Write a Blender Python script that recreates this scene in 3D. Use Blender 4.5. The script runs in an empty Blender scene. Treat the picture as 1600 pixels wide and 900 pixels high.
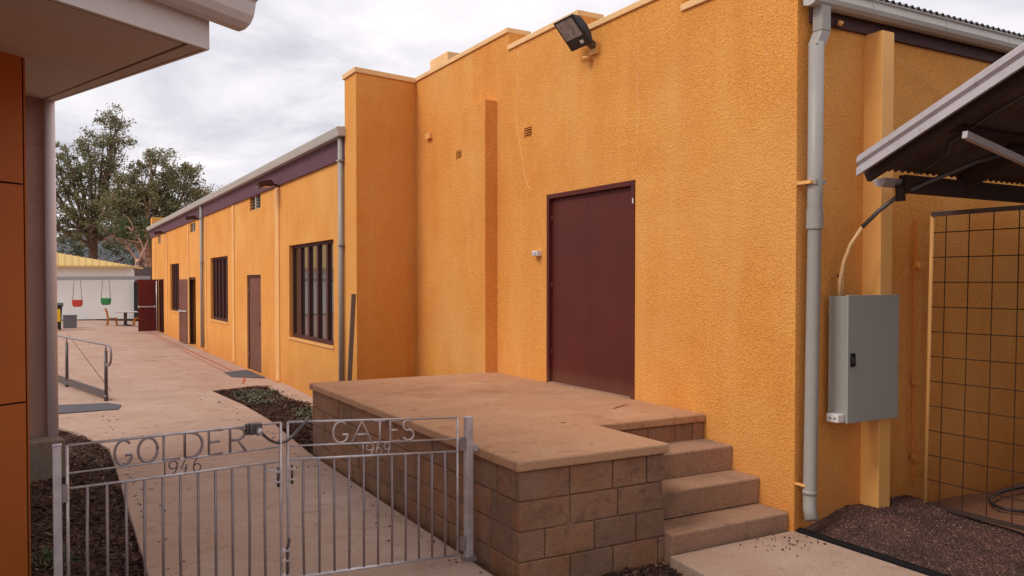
import bpy, math, random
from mathutils import Vector, Matrix, Euler
random.seed(7)
R = math.radians
S = bpy.context.scene
C = S.collection

# ------------------------------------------------------------------ camera, sky, sun, exposure
cam_d = bpy.data.cameras.new('camera'); cam = bpy.data.objects.new('camera', cam_d); C.objects.link(cam)
S.camera = cam
cam.location = (0, 0, 1.9)
cam.rotation_euler = (R(90 - 1.2), 0, R(-29.5))
cam_d.sensor_width = 36; cam_d.lens = 1293 / 1600 * 36
cam_d.shift_y = 18.08 / 1600
cam_d.clip_start = 0.05; cam_d.clip_end = 3000

SUN_EL, SUN_AZ = 46, 270          # azimuth clockwise from +Y: the light comes from the left of the wall
W = bpy.data.worlds.new('World'); S.world = W; W.use_nodes = True
nt = W.node_tree; nt.nodes.clear()
def wn(t, **k):
    n = nt.nodes.new(t)
    for a, b in k.items(): setattr(n, a, b)
    return n
L = nt.links.new
sky = wn('ShaderNodeTexSky', sky_type='NISHITA', sun_disc=False, sun_elevation=R(SUN_EL), sun_rotation=R(SUN_AZ))
tc = wn('ShaderNodeTexCoord'); sep = wn('ShaderNodeSeparateXYZ'); L(tc.outputs['Generated'], sep.inputs[0])
def mth(op, a, b=None):
    n = wn('ShaderNodeMath', operation=op)
    for i, v in enumerate((a, b)):
        if v is None: continue
        if isinstance(v, (int, float)): n.inputs[i].default_value = v
        else: L(v, n.inputs[i])
    return n.outputs[0]
zc = mth('ADD', mth('MAXIMUM', sep.outputs[2], 0.0), 0.16)
cmb = wn('ShaderNodeCombineXYZ')
L(mth('DIVIDE', sep.outputs[0], zc), cmb.inputs[0]); L(mth('DIVIDE', sep.outputs[1], zc), cmb.inputs[1])
n1 = wn('ShaderNodeTexNoise'); n1.inputs['Scale'].default_value = 1.7; n1.inputs['Detail'].default_value = 9
n1.inputs['Roughness'].default_value = .58; n1.inputs['Distortion'].default_value = .45
n2 = wn('ShaderNodeTexNoise'); n2.inputs['Scale'].default_value = .62; n2.inputs['Detail'].default_value = 5
L(cmb.outputs[0], n1.inputs['Vector']); L(cmb.outputs[0], n2.inputs['Vector'])
cr = wn('ShaderNodeValToRGB'); e = cr.color_ramp
e.elements[0].position = .33; e.elements[0].color = (5.6, 5.6, 6.25, 1)
e.elements[1].position = .66; e.elements[1].color = (9.2, 8.85, 9.1, 1)
m = e.elements.new(.5); m.color = (7.7, 7.5, 7.95, 1)
L(n1.outputs['Fac'], cr.inputs[0])
cv = wn('ShaderNodeValToRGB'); cv.color_ramp.elements[0].position = .30; cv.color_ramp.elements[0].color = (.72, .72, .72, 1)
cv.color_ramp.elements[1].position = .42; cv.color_ramp.elements[1].color = (1, 1, 1, 1)
L(n2.outputs['Fac'], cv.inputs[0])
mx = wn('ShaderNodeMix', data_type='RGBA'); L(cv.outputs[0], mx.inputs[0]); L(sky.outputs[0], mx.inputs[6]); L(cr.outputs[0], mx.inputs[7])
bg = wn('ShaderNodeBackground'); bg.inputs[1].default_value = .1; L(mx.outputs[2], bg.inputs[0])
wo = wn('ShaderNodeOutputWorld'); L(bg.outputs[0], wo.inputs[0])

sd = bpy.data.lights.new('sun', 'SUN'); sd.energy = 1.7; sd.angle = R(22); sd.color = (1, .95, .87)
so = bpy.data.objects.new('sun', sd); C.objects.link(so)
az, el = R(SUN_AZ), R(SUN_EL)
dirv = Vector((math.sin(az) * math.cos(el), math.cos(az) * math.cos(el), math.sin(el)))
so.rotation_euler = dirv.to_track_quat('Z', 'Y').to_euler(); so.location = (0, 0, 30)

S.view_settings.view_transform = 'Standard'; S.view_settings.look = 'None'
S.view_settings.exposure = 0.2; S.view_settings.gamma = 1; S.view_settings.use_curve_mapping = False
S.render.engine = 'CYCLES'
S.cycles.max_bounces = 6

# ------------------------------------------------------------------ materials
class M:
    """small node-material builder"""
    def __init__(s, name, col, rough=.8, metal=0, spec=.4):
        s.m = bpy.data.materials.new(name); s.m.use_nodes = True; s.t = s.m.node_tree; s.b = s.t.nodes['Principled BSDF']
        s.b.inputs['Base Color'].default_value = (*col, 1); s.b.inputs['Roughness'].default_value = rough
        s.b.inputs['Metallic'].default_value = metal; s.b.inputs['Specular IOR Level'].default_value = spec
        s.c = s.n('ShaderNodeTexCoord').outputs['Object']; s.col = None; s.base = col; s.hn = None
    def n(s, t, **k):
        x = s.t.nodes.new(t)
        for a, b in k.items(): setattr(x, a, b)
        return x
    def l(s, a, b): s.t.links.new(a, b)
    def noise(s, scale, detail=4, rough=.55, stretch=None, dist=0):
        v = s.c
        if stretch:
            mp = s.n('ShaderNodeMapping'); mp.inputs['Scale'].default_value = stretch; s.l(v, mp.inputs[0]); v = mp.outputs[0]
        x = s.n('ShaderNodeTexNoise'); x.inputs['Scale'].default_value = scale; x.inputs['Detail'].default_value = detail
        x.inputs['Roughness'].default_value = rough; x.inputs['Distortion'].default_value = dist; s.l(v, x.inputs['Vector'])
        return x.outputs['Fac']
    def ramp(s, f, p0, p1, v0=0, v1=1):
        x = s.n('ShaderNodeMapRange'); x.inputs[1].default_value = p0; x.inputs[2].default_value = p1
        x.inputs[3].default_value = v0; x.inputs[4].default_value = v1; s.l(f, x.inputs[0]); return x.outputs[0]
    def mix(s, f, col):
        """blend the colour so far towards col by factor f"""
        x = s.n('ShaderNodeMix', data_type='RGBA')
        if isinstance(f, (int, float)): x.inputs[0].default_value = f
        else: s.l(f, x.inputs[0])
        if s.col is None: x.inputs[6].default_value = (*s.base, 1)
        else: s.l(s.col, x.inputs[6])
        if isinstance(col, tuple): x.inputs[7].default_value = (*col, 1)
        else: s.l(col, x.inputs[7])
        s.col = x.outputs[2]; s.l(s.col, s.b.inputs['Base Color']); return s
    def vary(s, scale, amt, col, p0=.4, p1=.65, **k): return s.mix(s.ramp(s.noise(scale, **k), p0, p1, 0, amt), col)
    def island(s, amt, col):
        g = s.n('ShaderNodeNewGeometry').outputs['Random Per Island']
        return s.mix(s.ramp(g, 0, 1, 0, amt), col)
    def bump(s, f, dist=.005, strength=1):
        x = s.n('ShaderNodeBump'); x.inputs['Distance'].default_value = dist; x.inputs['Strength'].default_value = strength
        s.l(f, x.inputs['Height'])
        if s.hn: s.l(s.hn, x.inputs['Normal'])
        s.hn = x.outputs[0]; s.l(s.hn, s.b.inputs['Normal']); return s
    def rough(s, f, a, b):
        s.l(s.ramp(f, .3, .7, a, b), s.b.inputs['Roughness']); return s
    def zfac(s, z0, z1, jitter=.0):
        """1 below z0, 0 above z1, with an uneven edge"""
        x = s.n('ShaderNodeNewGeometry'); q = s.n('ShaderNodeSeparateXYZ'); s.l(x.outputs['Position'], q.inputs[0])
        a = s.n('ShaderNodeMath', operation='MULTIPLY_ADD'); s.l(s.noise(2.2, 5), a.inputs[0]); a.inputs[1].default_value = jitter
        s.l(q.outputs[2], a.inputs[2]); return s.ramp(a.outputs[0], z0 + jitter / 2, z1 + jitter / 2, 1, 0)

def stucco(name, base, dark, light):
    m = M(name, base, .88, spec=.25)
    g = m.noise(78, 2.5, .62)
    m.mix(m.ramp(g, .40, .56, .72, 0), dark)
    m.vary(1.1, .40, dark, .45, .72, detail=8)
    m.vary(2.2, .28, light, .48, .7, detail=8, stretch=(1, 1, .22), dist=.6)
    m.vary(3.1, .32, dark, .52, .78, detail=8, stretch=(1, 1, .16), dist=.8)
    m.vary(.6, .45, light, .46, .7, detail=6)
    m.vary(9, .6, (light[0], light[1] * 1.25, light[2] * 1.8), .72, .79, detail=5)
    m.vary(16, .6, (dark[0] * .6, dark[1] * .5, dark[2] * .6), .76, .80, detail=2)
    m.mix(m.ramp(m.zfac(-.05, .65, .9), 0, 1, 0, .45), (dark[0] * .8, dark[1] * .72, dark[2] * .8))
    m.bump(g, .015, 1).bump(m.noise(34, 3), .006, .6).bump(m.noise(2.2, 3), .01, .4)
    return m.m
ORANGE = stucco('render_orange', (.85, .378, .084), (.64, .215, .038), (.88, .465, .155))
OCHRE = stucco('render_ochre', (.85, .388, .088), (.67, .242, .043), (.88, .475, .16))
def smooth_paint(name, col, rough=.55, var=.3, dark=None):
    m = M(name, col, rough, spec=.25 if sum(col) < .5 else .4); d = dark or tuple(c * .6 for c in col)
    m.vary(2.2, var, d, .4, .75, detail=6); m.vary(40, var * .4, d, .5, .7); m.bump(m.noise(60, 3), .0012, .5); return m.m
OR_SM = smooth_paint('paint_orange', (.84, .43, .135)); CAP = smooth_paint('coping_apricot', (.86, .52, .23), .6, .4)
PIPE = smooth_paint('pipe_grey', (.34, .31, .28), .45, .25); GUT = smooth_paint('gutter_grey', (.50, .47, .42), .4, .25)
GUTH = smooth_paint('gutter_pale', (.52, .50, .47), .4, .2)
FASC = smooth_paint('fascia_plum', (.125, .050, .072), .75, .35); FASCB = smooth_paint('fascia_brown', (.07, .028, .026), .6, .4)
m = M('door_maroon', (.105, .020, .014), .55, spec=.2); m.vary(1.5, .35, (.06, .012, .012), detail=5); m.vary(18, .3, (.13, .04, .035), .6, .72, detail=6)
m.mix(m.ramp(m.zfac(.82, .95, .2), 0, 1, 0, .35), (.2, .09, .05)); m.bump(m.noise(9, 4), .0015, .6); MAROON = m.m
BROWN = smooth_paint('joinery_brown', (.075, .022, .018), .7, .3)
DOORB = smooth_paint('door_brown', (.165, .060, .040), .8, .5, (.23, .11, .075))
REDDOOR = smooth_paint('door_red', (.145, .020, .016), .65, .3)

def concrete(name, base, red, pale, fine=1.0):
    m = M(name, base, .85, spec=.3)
    m.vary(.9, .55, red, .42, .68, detail=8, dist=.5)
    m.vary(2.6, .4, pale, .5, .7, detail=7)
    m.vary(7, .35, red, .55, .72, detail=6, stretch=(.35, 1, 1))
    m.vary(70 * fine, .42, tuple(c * .5 for c in base), .50, .66, detail=4); m.vary(38, .35, tuple(c * .55 for c in base), .56, .68, detail=6)
    m.vary(5, .55, tuple(c * .42 for c in base), .70, .78, detail=5)
    m.vary(22, .45, tuple(c * .45 for c in base), .66, .72, detail=4)
    m.vary(13, .4, pale, .62, .70, detail=8, dist=1.2)
    m.vary(1.7, .35, pale, .55, .72, detail=9, stretch=(.5, 1.2, 1), dist=.9)
    m.vary(1.2, .5, tuple(c * .7 for c in red), .56, .70, detail=10, dist=1.1)
    m.vary(110, .5, pale, .56, .66, detail=3)
    m.vary(6, .4, tuple(c * .62 for c in red), .57, .66, detail=10, dist=1.4)
    m.bump(m.noise(90, 4), .002, .7).bump(m.noise(3.5, 4), .004, .5)
    return m.m
PATH = concrete('concrete_path', (.46, .31, .235), (.40, .235, .155), (.53, .395, .315))
YARD = concrete('concrete_yard', (.46, .30, .23), (.37, .20, .13), (.55, .42, .35))
SLAB = concrete('concrete_slab', (.50, .270, .145), (.40, .175, .085), (.56, .36, .23))
m = M('concrete_step', (.37, .215, .14), .88); m.vary(1.6, .6, (.32, .17, .09), .4, .65, detail=7); m.vary(4, .5, (.14, .095, .065), .50, .68, detail=9, stretch=(1, 1, .5), dist=.5); m.vary(9, .5, (.40, .27, .19), .6, .7, detail=8)
m.vary(60, .5, (.1, .06, .045), .5, .66); m.vary(110, .4, (.48, .31, .21), .56, .66); m.bump(m.noise(70, 4), .004, .9).bump(m.noise(6, 4), .006, .6); STEP = m.m
m = M('concrete_block', (.29, .170, .112), .92, spec=.2); m.island(.8, (.42, .205, .110)); m.vary(1.8, .6, (.13, .075, .05), .45, .7, detail=9); m.vary(11, .5, (.13, .080, .058), .52, .66, detail=9, dist=.6)
m.vary(4, .6, (.36, .15, .065), .52, .7, detail=8)
m.vary(6, .45, (.30, .16, .09), .55, .72, detail=7); m.vary(90, .4, (.09, .05, .035), .5, .68)
m.vary(3, .55, (.33, .12, .05), .55, .72, detail=6, stretch=(1, 1, .3)); m.bump(m.noise(75, 5), .009, 1).bump(m.noise(12, 6), .012, .7); BLOCK = m.m
m = M('mortar', (.20, .11, .065), .95); m.vary(5, .8, (.42, .27, .17), .55, .68, detail=6); m.bump(m.noise(80, 4), .004); MORTAR = m.m
m = M('block_mauve', (.46, .275, .225), .92); m.island(.4, (.54, .33, .27)); m.vary(80, .3, (.12, .07, .06), .5, .7); m.bump(m.noise(90, 4), .003); MAUVE = m.m
PLINTH = concrete('concrete_plinth', (.27, .22, .18), (.30, .20, .14), (.34, .30, .26))
m = M('cladding_orange', (.46, .125, .020), .6); m.vary(1.5, .3, (.36, .09, .016), detail=6); m.vary(60, .35, (.25, .06, .012), .6, .72); m.bump(m.noise(120, 3), .001); CLAD = m.m
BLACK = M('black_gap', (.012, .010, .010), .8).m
SOFF = smooth_paint('soffit_white', (.56, .49, .46), .7, .12); WHITE = smooth_paint('trim_white', (.66, .60, .58), .45, .12)
WPIPE = smooth_paint('pipe_lilac', (.80, .70, .70), .4, .15)
m = M('galvanised', (.66, .60, .60), .38, .6); m.vary(14, .5, (.33, .30, .31), .4, .65, detail=5); m.rough(m.noise(25, 4), .32, .6); GALV = m.m
m = M('galv_dark', (.31, .25, .25), .5, .4); m.vary(9, .6, (.24, .18, .18), .45, .7, detail=6); GALVD = m.m
m = M('galv_light', (.62, .53, .51), .45, .35); m.vary(12, .4, (.42, .35, .34)); GALVL = m.m
m = M('steel_dark', (.10, .085, .085), .45, .5); m.vary(20, .4, (.2, .16, .15)); STEEL = m.m
m = M('zinc_sheet', (.50, .45, .46), .45, .35); m.vary(4, .5, (.36, .31, .32), .4, .7, detail=6); m.vary(30, .4, (.25, .2, .2), .6, .75); m.bump(m.noise(16, 4), .002); ZINC = m.m
m = M('rusty_sheet', (.10, .07, .065), .7, .3); m.vary(5, .7, (.07, .035, .025), .4, .6, detail=6); UNDER = m.m
TIMB = smooth_paint('timber_dark', (.06, .035, .028), .85, .5)
m = M('roof_iron', (.09, .085, .09), .6, .3); m.vary(6, .5, (.16, .12, .11)); ROOF = m.m
METERM = smooth_paint('meter_grey', (.33, .325, .30), .42, .15); PLASTIC = smooth_paint('plastic_white', (.72, .68, .66), .35, .08)
PLK = M('plastic_black', (.015, .015, .015), .35).m
m = M('glass_dark', (.03, .022, .022), .04, spec=1); m.b.inputs['IOR'].default_value = 2.0; m.bump(m.noise(.8, 1), .002, .3); GLASS = m.m
m = M('lamp_glass', (.30, .27, .26), .12, spec=.8); m.vary(7, .6, (.12, .09, .08), .45, .6, dist=1.5); LGLASS = m.m
m = M('mulch_soil', (.055, .024, .015), .95); m.vary(30, .7, (.11, .05, .03), .45, .65); m.vary(7, .5, (.03, .014, .01)); m.bump(m.noise(45, 5), .03); SOIL = m.m
m = M('wood_chip', (.085, .036, .022), .9); m.island(1, (.035, .016, .011)); m.vary(.7, .3, (.12, .06, .04)); CHIP = m.m
m = M('wood_chip_pale', (.27, .15, .09), .85); m.island(.8, (.13, .06, .035)); CHIPP = m.m
m = M('gravel_bed', (.070, .032, .024), .95); m.vary(60, .7, (.16, .11, .09), .45, .6); m.bump(m.noise(80, 4), .02); GRAV = m.m
m = M('gravel_pale', (.34, .20, .155), .8); m.island(1, (.16, .085, .065)); STONEP = m.m
m = M('gravel_stone', (.070, .028, .022), .85); m.island(1, (.19, .085, .065)); m.vary(3, .6, (.03, .016, .013), .45, .6); STONE = m.m
m = M('red_earth', (.24, .10, .05), .95); m.vary(1.2, .6, (.16, .065, .035), detail=8); m.vary(25, .4, (.34, .17, .09)); m.bump(m.noise(20, 5), .02); EARTH = m.m
RUBBER = M('rubber', (.014, .012, .012), .95, spec=.1).m
m = M('mat_grey', (.11, .10, .115), .9); m.vary(120, .5, (.05, .05, .055)); m.bump(m.noise(150, 2), .004); MAT = m.m
REDP = smooth_paint('line_red', (.42, .085, .05), .7, .5, (.42, .24, .16))
m = M('white_wall', (.82, .84, .81), .7); m.vary(1.5, .2, (.70, .73, .71)); SHEDW = m.m
m = M('roof_cream', (.62, .42, .15), .55); m.vary(1, .3, (.55, .36, .13)); CREAM = m.m
SWR = M('swing_red', (.50, .035, .02), .4).m; SWG = M('swing_green', (.03, .20, .06), .4).m
CHAIR = M('chair_orange', (.46, .17, .03), .5).m; TAB = smooth_paint('table_pale', (.55, .50, .45), .5)
BIN = M('bin_dark', (.018, .022, .018), .5).m; YEL = M('bin_sticker', (.75, .52, .03), .6).m
BOXB = smooth_paint('crate_blue', (.17, .18, .21), .6); BEAM = smooth_paint('beam_grey', (.27, .265, .28), .6, .4)
m = M('bark_brown', (.15, .09, .06), .9); m.vary(3, .6, (.07, .04, .03), stretch=(1, 1, .3)); m.bump(m.noise(9, 5), .04); BARK = m.m
m = M('bark_pink', (.55, .32, .23), .85); m.vary(2.2, .9, (.20, .10, .07), .5, .6, detail=5); BARKP = m.m
def leafmat(m):
    """thin leaf: part of the light passes through"""
    t = m.n('ShaderNodeBsdfTranslucent'); x = m.n('ShaderNodeMixShader'); x.inputs[0].default_value = .38
    m.l(m.col, t.inputs[0]); m.l(m.b.outputs[0], x.inputs[1]); m.l(t.outputs[0], x.inputs[2])
    m.l(x.outputs[0], m.t.nodes['Material Output'].inputs['Surface']); return m.m
m = M('leaf_olive', (.16, .165, .075), .5, spec=.35); m.island(1, (.38, .33, .17)); m.vary(.35, .5, (.06, .09, .04), .4, .6); m.vary(.8, .5, (.25, .15, .07), .55, .7); LEAF = leafmat(m)
m = M('leaf_green', (.060, .10, .04), .55, spec=.3); m.island(1, (.13, .15, .06)); LEAFG = leafmat(m)
m = M('leaf_weed', (.05, .075, .025), .7); m.island(1, (.11, .13, .05)); WEED = m.m
m = M('leaf_sage', (.15, .15, .09), .8); m.island(1, (.07, .07, .045)); SAGE = m.m
m = M('hill', (.10, .095, .105), .95); m.vary(.05, .7, (.06, .065, .075), .4, .6, detail=8); m.vary(.15, .5, (.17, .12, .12), .5, .7, detail=8); HILL = m.m
CRACK = M('crack_filler', (.88, .56, .25), .8).m
HOSE = M('hose_black', (.02, .02, .022), .35).m

# ------------------------------------------------------------------ mesh helpers
class MB:
    def __init__(s): s.v = []; s.f = []; s.sm = []
    def add(s, vs, fs, smooth=False):
        b = len(s.v); s.v += [tuple(v) for v in vs]; s.f += [tuple(b + i for i in f) for f in fs]; s.sm += [smooth] * len(fs); return s
    def box(s, x0, x1, y0, y1, z0, z1, mat=None):
        v = [Vector((x, y, z)) for z in (z0, z1) for y in (y0, y1) for x in (x0, x1)]
        if mat: v = [mat @ a for a in v]
        return s.add(v, [(0, 2, 3, 1), (4, 5, 7, 6), (0, 1, 5, 4), (2, 6, 7, 3), (0, 4, 6, 2), (1, 3, 7, 5)])
    def prism(s, poly, vec, smooth=False):
        """closed polygon (3-D points) swept by vec"""
        n = len(poly); vec = Vector(vec); p = [Vector(a) for a in poly]
        s.add(p + [a + vec for a in p], [tuple(range(n))[::-1], tuple(range(n, 2 * n))] )
        b = len(s.v) - 2 * n
        for i in range(n):
            j = (i + 1) % n; s.f.append((b + i, b + j, b + n + j, b + n + i)); s.sm.append(smooth)
        return s
    def tube(s, pts, r, n=10, cap=True, smooth=True):
        pts = [Vector(p) for p in pts]; k = len(pts); rr = r if isinstance(r, (list, tuple)) else [r] * k
        vs = []; up = None
        for i, p in enumerate(pts):
            t = (pts[min(i + 1, k - 1)] - pts[max(i - 1, 0)]).normalized()
            if up is None: up = t.orthogonal().normalized()
            up = (up - t * up.dot(t)).normalized(); b = t.cross(up)
            for j in range(n):
                a = 2 * math.pi * j / n; vs.append(p + (up * math.cos(a) + b * math.sin(a)) * rr[i])
        fs = [(i * n + j, i * n + (j + 1) % n, (i + 1) * n + (j + 1) % n, (i + 1) * n + j) for i in range(k - 1) for j in range(n)]
        s.add(vs, fs, smooth)
        if cap:
            b = len(s.v) - len(vs); s.f.append(tuple(b + j for j in range(n))[::-1]); s.f.append(tuple(b + (k - 1) * n + j for j in range(n))); s.sm += [False, False]
        return s
    def bar(s, a, b, w, d, up=(0, 0, 1)):
        """rectangular bar from a to b"""
        a = Vector(a); b = Vector(b); t = (b - a).normalized(); u = Vector(up)
        if abs(t.dot(u)) > .98: u = Vector((0, 1, 0))
        x = t.cross(u).normalized(); y = x.cross(t).normalized()
        vs = [p + x * sx * w / 2 + y * sy * d / 2 for p in (a, b) for sx, sy in ((-1, -1), (1, -1), (1, 1), (-1, 1))]
        return s.add(vs, [(3, 2, 1, 0), (4, 5, 6, 7)] + [(i, (i + 1) % 4, 4 + (i + 1) % 4, 4 + i) for i in range(4)])
    def sheet(s, poly): return s.add(poly, [tuple(range(len(poly)))])
    def build(s, name, mat, parent=None, bevel=0, seg=2, label=None):
        me = bpy.data.meshes.new(name); o = bpy.data.objects.new(name, me); C.objects.link(o)
        off = Vector((0, 0, 0))
        if parent is not None:
            o.parent = parent; p = parent
            while p is not None: off += p.location; p = p.parent
        me.from_pydata([tuple(Vector(v) - off) for v in s.v], [], s.f); me.polygons.foreach_set('use_smooth', s.sm)
        me.materials.append(mat); me.update()
        if bevel:
            b = o.modifiers.new('bevel', 'BEVEL'); b.width = bevel; b.segments = seg; b.limit_method = 'ANGLE'
        if label: o['label'] = label
        return o
def tag(o, label=None, cat=None, group=None, kind=None):
    for k, v in (('label', label), ('category', cat), ('group', group), ('kind', kind)):
        if v: o[k] = v
    return o
def thing(name, label, cat, loc=(0, 0, 0), group=None):
    o = bpy.data.objects.new(name, None); C.objects.link(o); o.location = loc; o.empty_display_size = .2
    return tag(o, label, cat, group)
def copy_tree(o, parent=None):
    c = o.copy(); C.objects.link(c); c.parent = parent
    for ch in list(o.children): copy_tree(ch, c)
    return c
def jitter_grid(x0, x1, y0, y1, nx, ny, zf, inside=None):
    mb = MB(); vs = []; fs = []
    for j in range(ny + 1):
        for i in range(nx + 1):
            x = x0 + (x1 - x0) * i / nx; y = y0 + (y1 - y0) * j / ny; vs.append((x, y, zf(x, y)))
    for j in range(ny):
        for i in range(nx):
            a = j * (nx + 1) + i
            if inside and not inside((x0 + (x1 - x0) * (i + .5) / nx, y0 + (y1 - y0) * (j + .5) / ny)): continue
            fs.append((a, a + 1, a + nx + 2, a + nx + 1))
    return mb.add(vs, fs, True)
def wall(axis, c0, c1, us, zs, solid, flip=1):
    """wall slab with openings: axis 0 -> runs along y, faces x=c0 (seen) and x=c1; solid(u,z) tells which cells stand"""
    mb = MB(); us = sorted(set(us)); zs = sorted(set(zs))
    P = (lambda c, u, z: (c, u, z)) if axis == 0 else (lambda c, u, z: (u, c, z))
    ok = lambda i, j: 0 <= i < len(us) - 1 and 0 <= j < len(zs) - 1 and solid((us[i] + us[i + 1]) / 2, (zs[j] + zs[j + 1]) / 2)
    idx = {}
    def V(c, i, j):
        k = (c, i, j)
        if k not in idx: idx[k] = len(mb.v); mb.v.append(P(c, us[i], zs[j]))
        return idx[k]
    def F(*q): mb.f.append(q); mb.sm.append(False)
    for i in range(len(us) - 1):
        for j in range(len(zs) - 1):
            if not ok(i, j): continue
            F(V(c0, i, j), V(c0, i, j + 1), V(c0, i + 1, j + 1), V(c0, i + 1, j)); F(V(c1, i, j), V(c1, i + 1, j), V(c1, i + 1, j + 1), V(c1, i, j + 1))
            if not ok(i - 1, j): F(V(c0, i, j), V(c1, i, j), V(c1, i, j + 1), V(c0, i, j + 1))
            if not ok(i + 1, j): F(V(c0, i + 1, j), V(c0, i + 1, j + 1), V(c1, i + 1, j + 1), V(c1, i + 1, j))
            if not ok(i, j - 1): F(V(c0, i, j), V(c0, i + 1, j), V(c1, i + 1, j), V(c1, i, j))
            if not ok(i, j + 1): F(V(c0, i, j + 1), V(c1, i, j + 1), V(c1, i + 1, j + 1), V(c0, i + 1, j + 1))
    return mb
def inpoly(poly):
    def f(p):
        x, y = p; r = False; n = len(poly)
        for i in range(n):
            x0, y0 = poly[i][:2]; x1, y1 = poly[(i + 1) % n][:2]
            if (y0 > y) != (y1 > y) and x < (x1 - x0) * (y - y0) / (y1 - y0) + x0: r = not r
        return r
    return f
def corrugated(x0, x1, y0, z0, y1, z1, amp=.009, wave=.076, th=.002):
    n = int((x1 - x0) / wave * 8); mb = MB(); vs = []; fs = []
    for y, z in ((y0, z0), (y1, z1)):
        for i in range(n + 1):
            x = x0 + (x1 - x0) * i / n; vs.append((x, y, z + amp * math.sin(2 * math.pi * (x - x0) / wave)))
    k = n + 1; vs += [(a, b, c - th) for a, b, c in vs]
    for i in range(n):
        fs.append((i, i + 1, k + i + 1, k + i)); fs.append((2 * k + i, 3 * k + i, 3 * k + i + 1, 2 * k + i + 1))
        fs.append((i, 2 * k + i, 2 * k + i + 1, i + 1)); fs.append((k + i, k + i + 1, 3 * k + i + 1, 3 * k + i))
    return mb.add(vs, fs, False)

# ------------------------------------------------------------------ ground, yard, paths
def hz(x): return 0 if x < 2.2 else -.07 * min(1, (x - 2.2) / 1.78)
g = MB(); g.sheet([(-600, -200, -.34), (600, -200, -.34), (600, 900, -.34), (-600, 900, -.34)])
tag(g.build('ground', EARTH), kind='structure')
PATHP = [(.50, -4), (2.45, -4), (2.52, 4.7), (2.56, 9.1), (2.70, 11.6), (2.68, 13.2), (2.54, 15.25), (.10, 15.80), (-9, 16.9), (-9, 14.6), (.02, 12.62), (.10, 12.50), (.41, 11.64), (.64, 10.49), (.57, 5.78)]
p = MB().prism([(x, y, -.30) for x, y in PATHP], (0, 0, .30)); tag(p.build('path', PATH, bevel=.008), kind='structure')
p = MB()
p.prism([(-30, 18.2, -.3), (-9, 16.92, -.3), (.10, 15.815, -.3), (2.2, 15.34, -.3), (2.2, 70, -.3), (-30, 70, -.3)], (0, 0, .298))
y0 = [(2.2, 15.34), (2.54, 15.27), (3.46, 15.95), (4.0, 15.9)]
p.add([(x, y, hz(x) - .002) for x, y in y0] + [(4.0, 70, hz(4) - .002), (2.2, 70, -.002)] + [(x, y, -.3) for x, y in y0], [(0, 1, 2, 3, 4, 5), (0, 6, 7, 1), (1, 7, 8, 2), (2, 8, 9, 3)])
p.prism([(4.0, 38.4, -.3), (30, 38.4, -.3), (30, 70, -.3), (4.0, 70, -.3)], (0, 0, .22))
tag(p.build('concrete_yard', YARD), kind='structure')
j = MB()
def strip(mb, a, b, w, z=.003):
    a = Vector((*a, 0)); b = Vector((*b, 0)); t = (b - a).normalized(); s_ = Vector((-t.y, t.x, 0)) * w / 2; k = 12
    for i in range(k):
        q = a.lerp(b, i / k); r_ = a.lerp(b, (i + 1) / k)
        mb.add([(*(v.xy), hz(v.x) + z) for v in (q - s_, r_ - s_, r_ + s_, q + s_)], [(0, 1, 2, 3)])
strip(j, (1.0, 16.0), (.75, 34), .012); strip(j, (-9, 21.4), (3.9, 21.0), .012); strip(j, (-9, 27.3), (3.9, 26.8), .012)
strip(j, (-9, 34.3), (3.9, 33.8), .012)
tag(j.build('yard_joints', SOIL), kind='structure')
j = MB(); strip(j, (3.60, 17.6), (3.62, 36), .05, .004); strip(j, (3.30, 16.3), (3.60, 17.6), .04, .004); strip(j, (3.40, 17.8), (3.5, 36), .025, .004)
tag(j.build('painted_line', REDP), kind='structure')
# footing strip along the hall base
j = MB().add([(3.70, 12.2, -.17), (3.70, 16.0, -.08), (3.99, 16.0, -.03), (3.99, 12.2, -.10), (3.70, 12.2, -.35), (3.70, 16.0, -.35)], [(0, 3, 2, 1), (0, 1, 5, 4)])
tag(j.build('footing_strip', YARD), kind='structure')
# slab before the steps, its black edging, the second slab
SLABP = [(3.05, -2), (4.975, -2), (4.975, 4.43), (3.765, 4.43)]
p = MB().prism([(x, y, -.30) for x, y in SLABP], (0, 0, .30)); tag(p.build('concrete_apron', PATH, bevel=.01), kind='structure')
p = MB().prism([(5.045, -2, -.3), (9.5, -2, -.3), (9.5, 3.25, -.3), (5.9, 3.16, -.3), (5.045, 3.02, -.3)], (0, 0, .298)); tag(p.build('concrete_pavement', PATH, bevel=.01), kind='structure')
def wob(x, y, a=.02): return a * (math.sin(x * 7.1 + y * 3.3) + math.sin(x * 3.7 - y * 8.3 + 1) + .6 * math.sin(x * 15 + y * 13))
# mulch beds
BEDL = [(-9, -4), (.505, -4), (.575, 5.78), (.645, 10.49), (.42, 11.66), (.1, 12.52), (-9, 14.65)]
bl = jitter_grid(-9, .70, -4, 14.7, 70, 130, lambda x, y: -.055 + wob(x, y, .012), lambda q: inpoly([(a + .02 if a > 0 else a, b) for a, b in BEDL])(q))
BEDR = [(2.56, 9.15), (4.0, 9.15), (4.0, 15.95), (3.46, 15.97), (2.54, 15.27), (2.68, 13.2), (2.70, 11.6)]
zr = lambda x, y: -.05 - .10 * max(0, (x - 2.6) / 1.3) + wob(x, y, .012)
br = jitter_grid(2.50, 4.0, 9.0, 16.0, 24, 90, zr)
BEDF = [(2.45, -3), (3.75, -3), (3.75, 4.6), (2.55, 4.6)]
bf = jitter_grid(2.40, 3.80, -3, 4.6, 24, 90, lambda x, y: -.10 + wob(x, y, .012))
for b in (bl, br, bf): tag(b.build('mulch_bed', SOIL), 'dark brown bark mulch soil filling the garden bed', 'mulch', kind='stuff')
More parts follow.
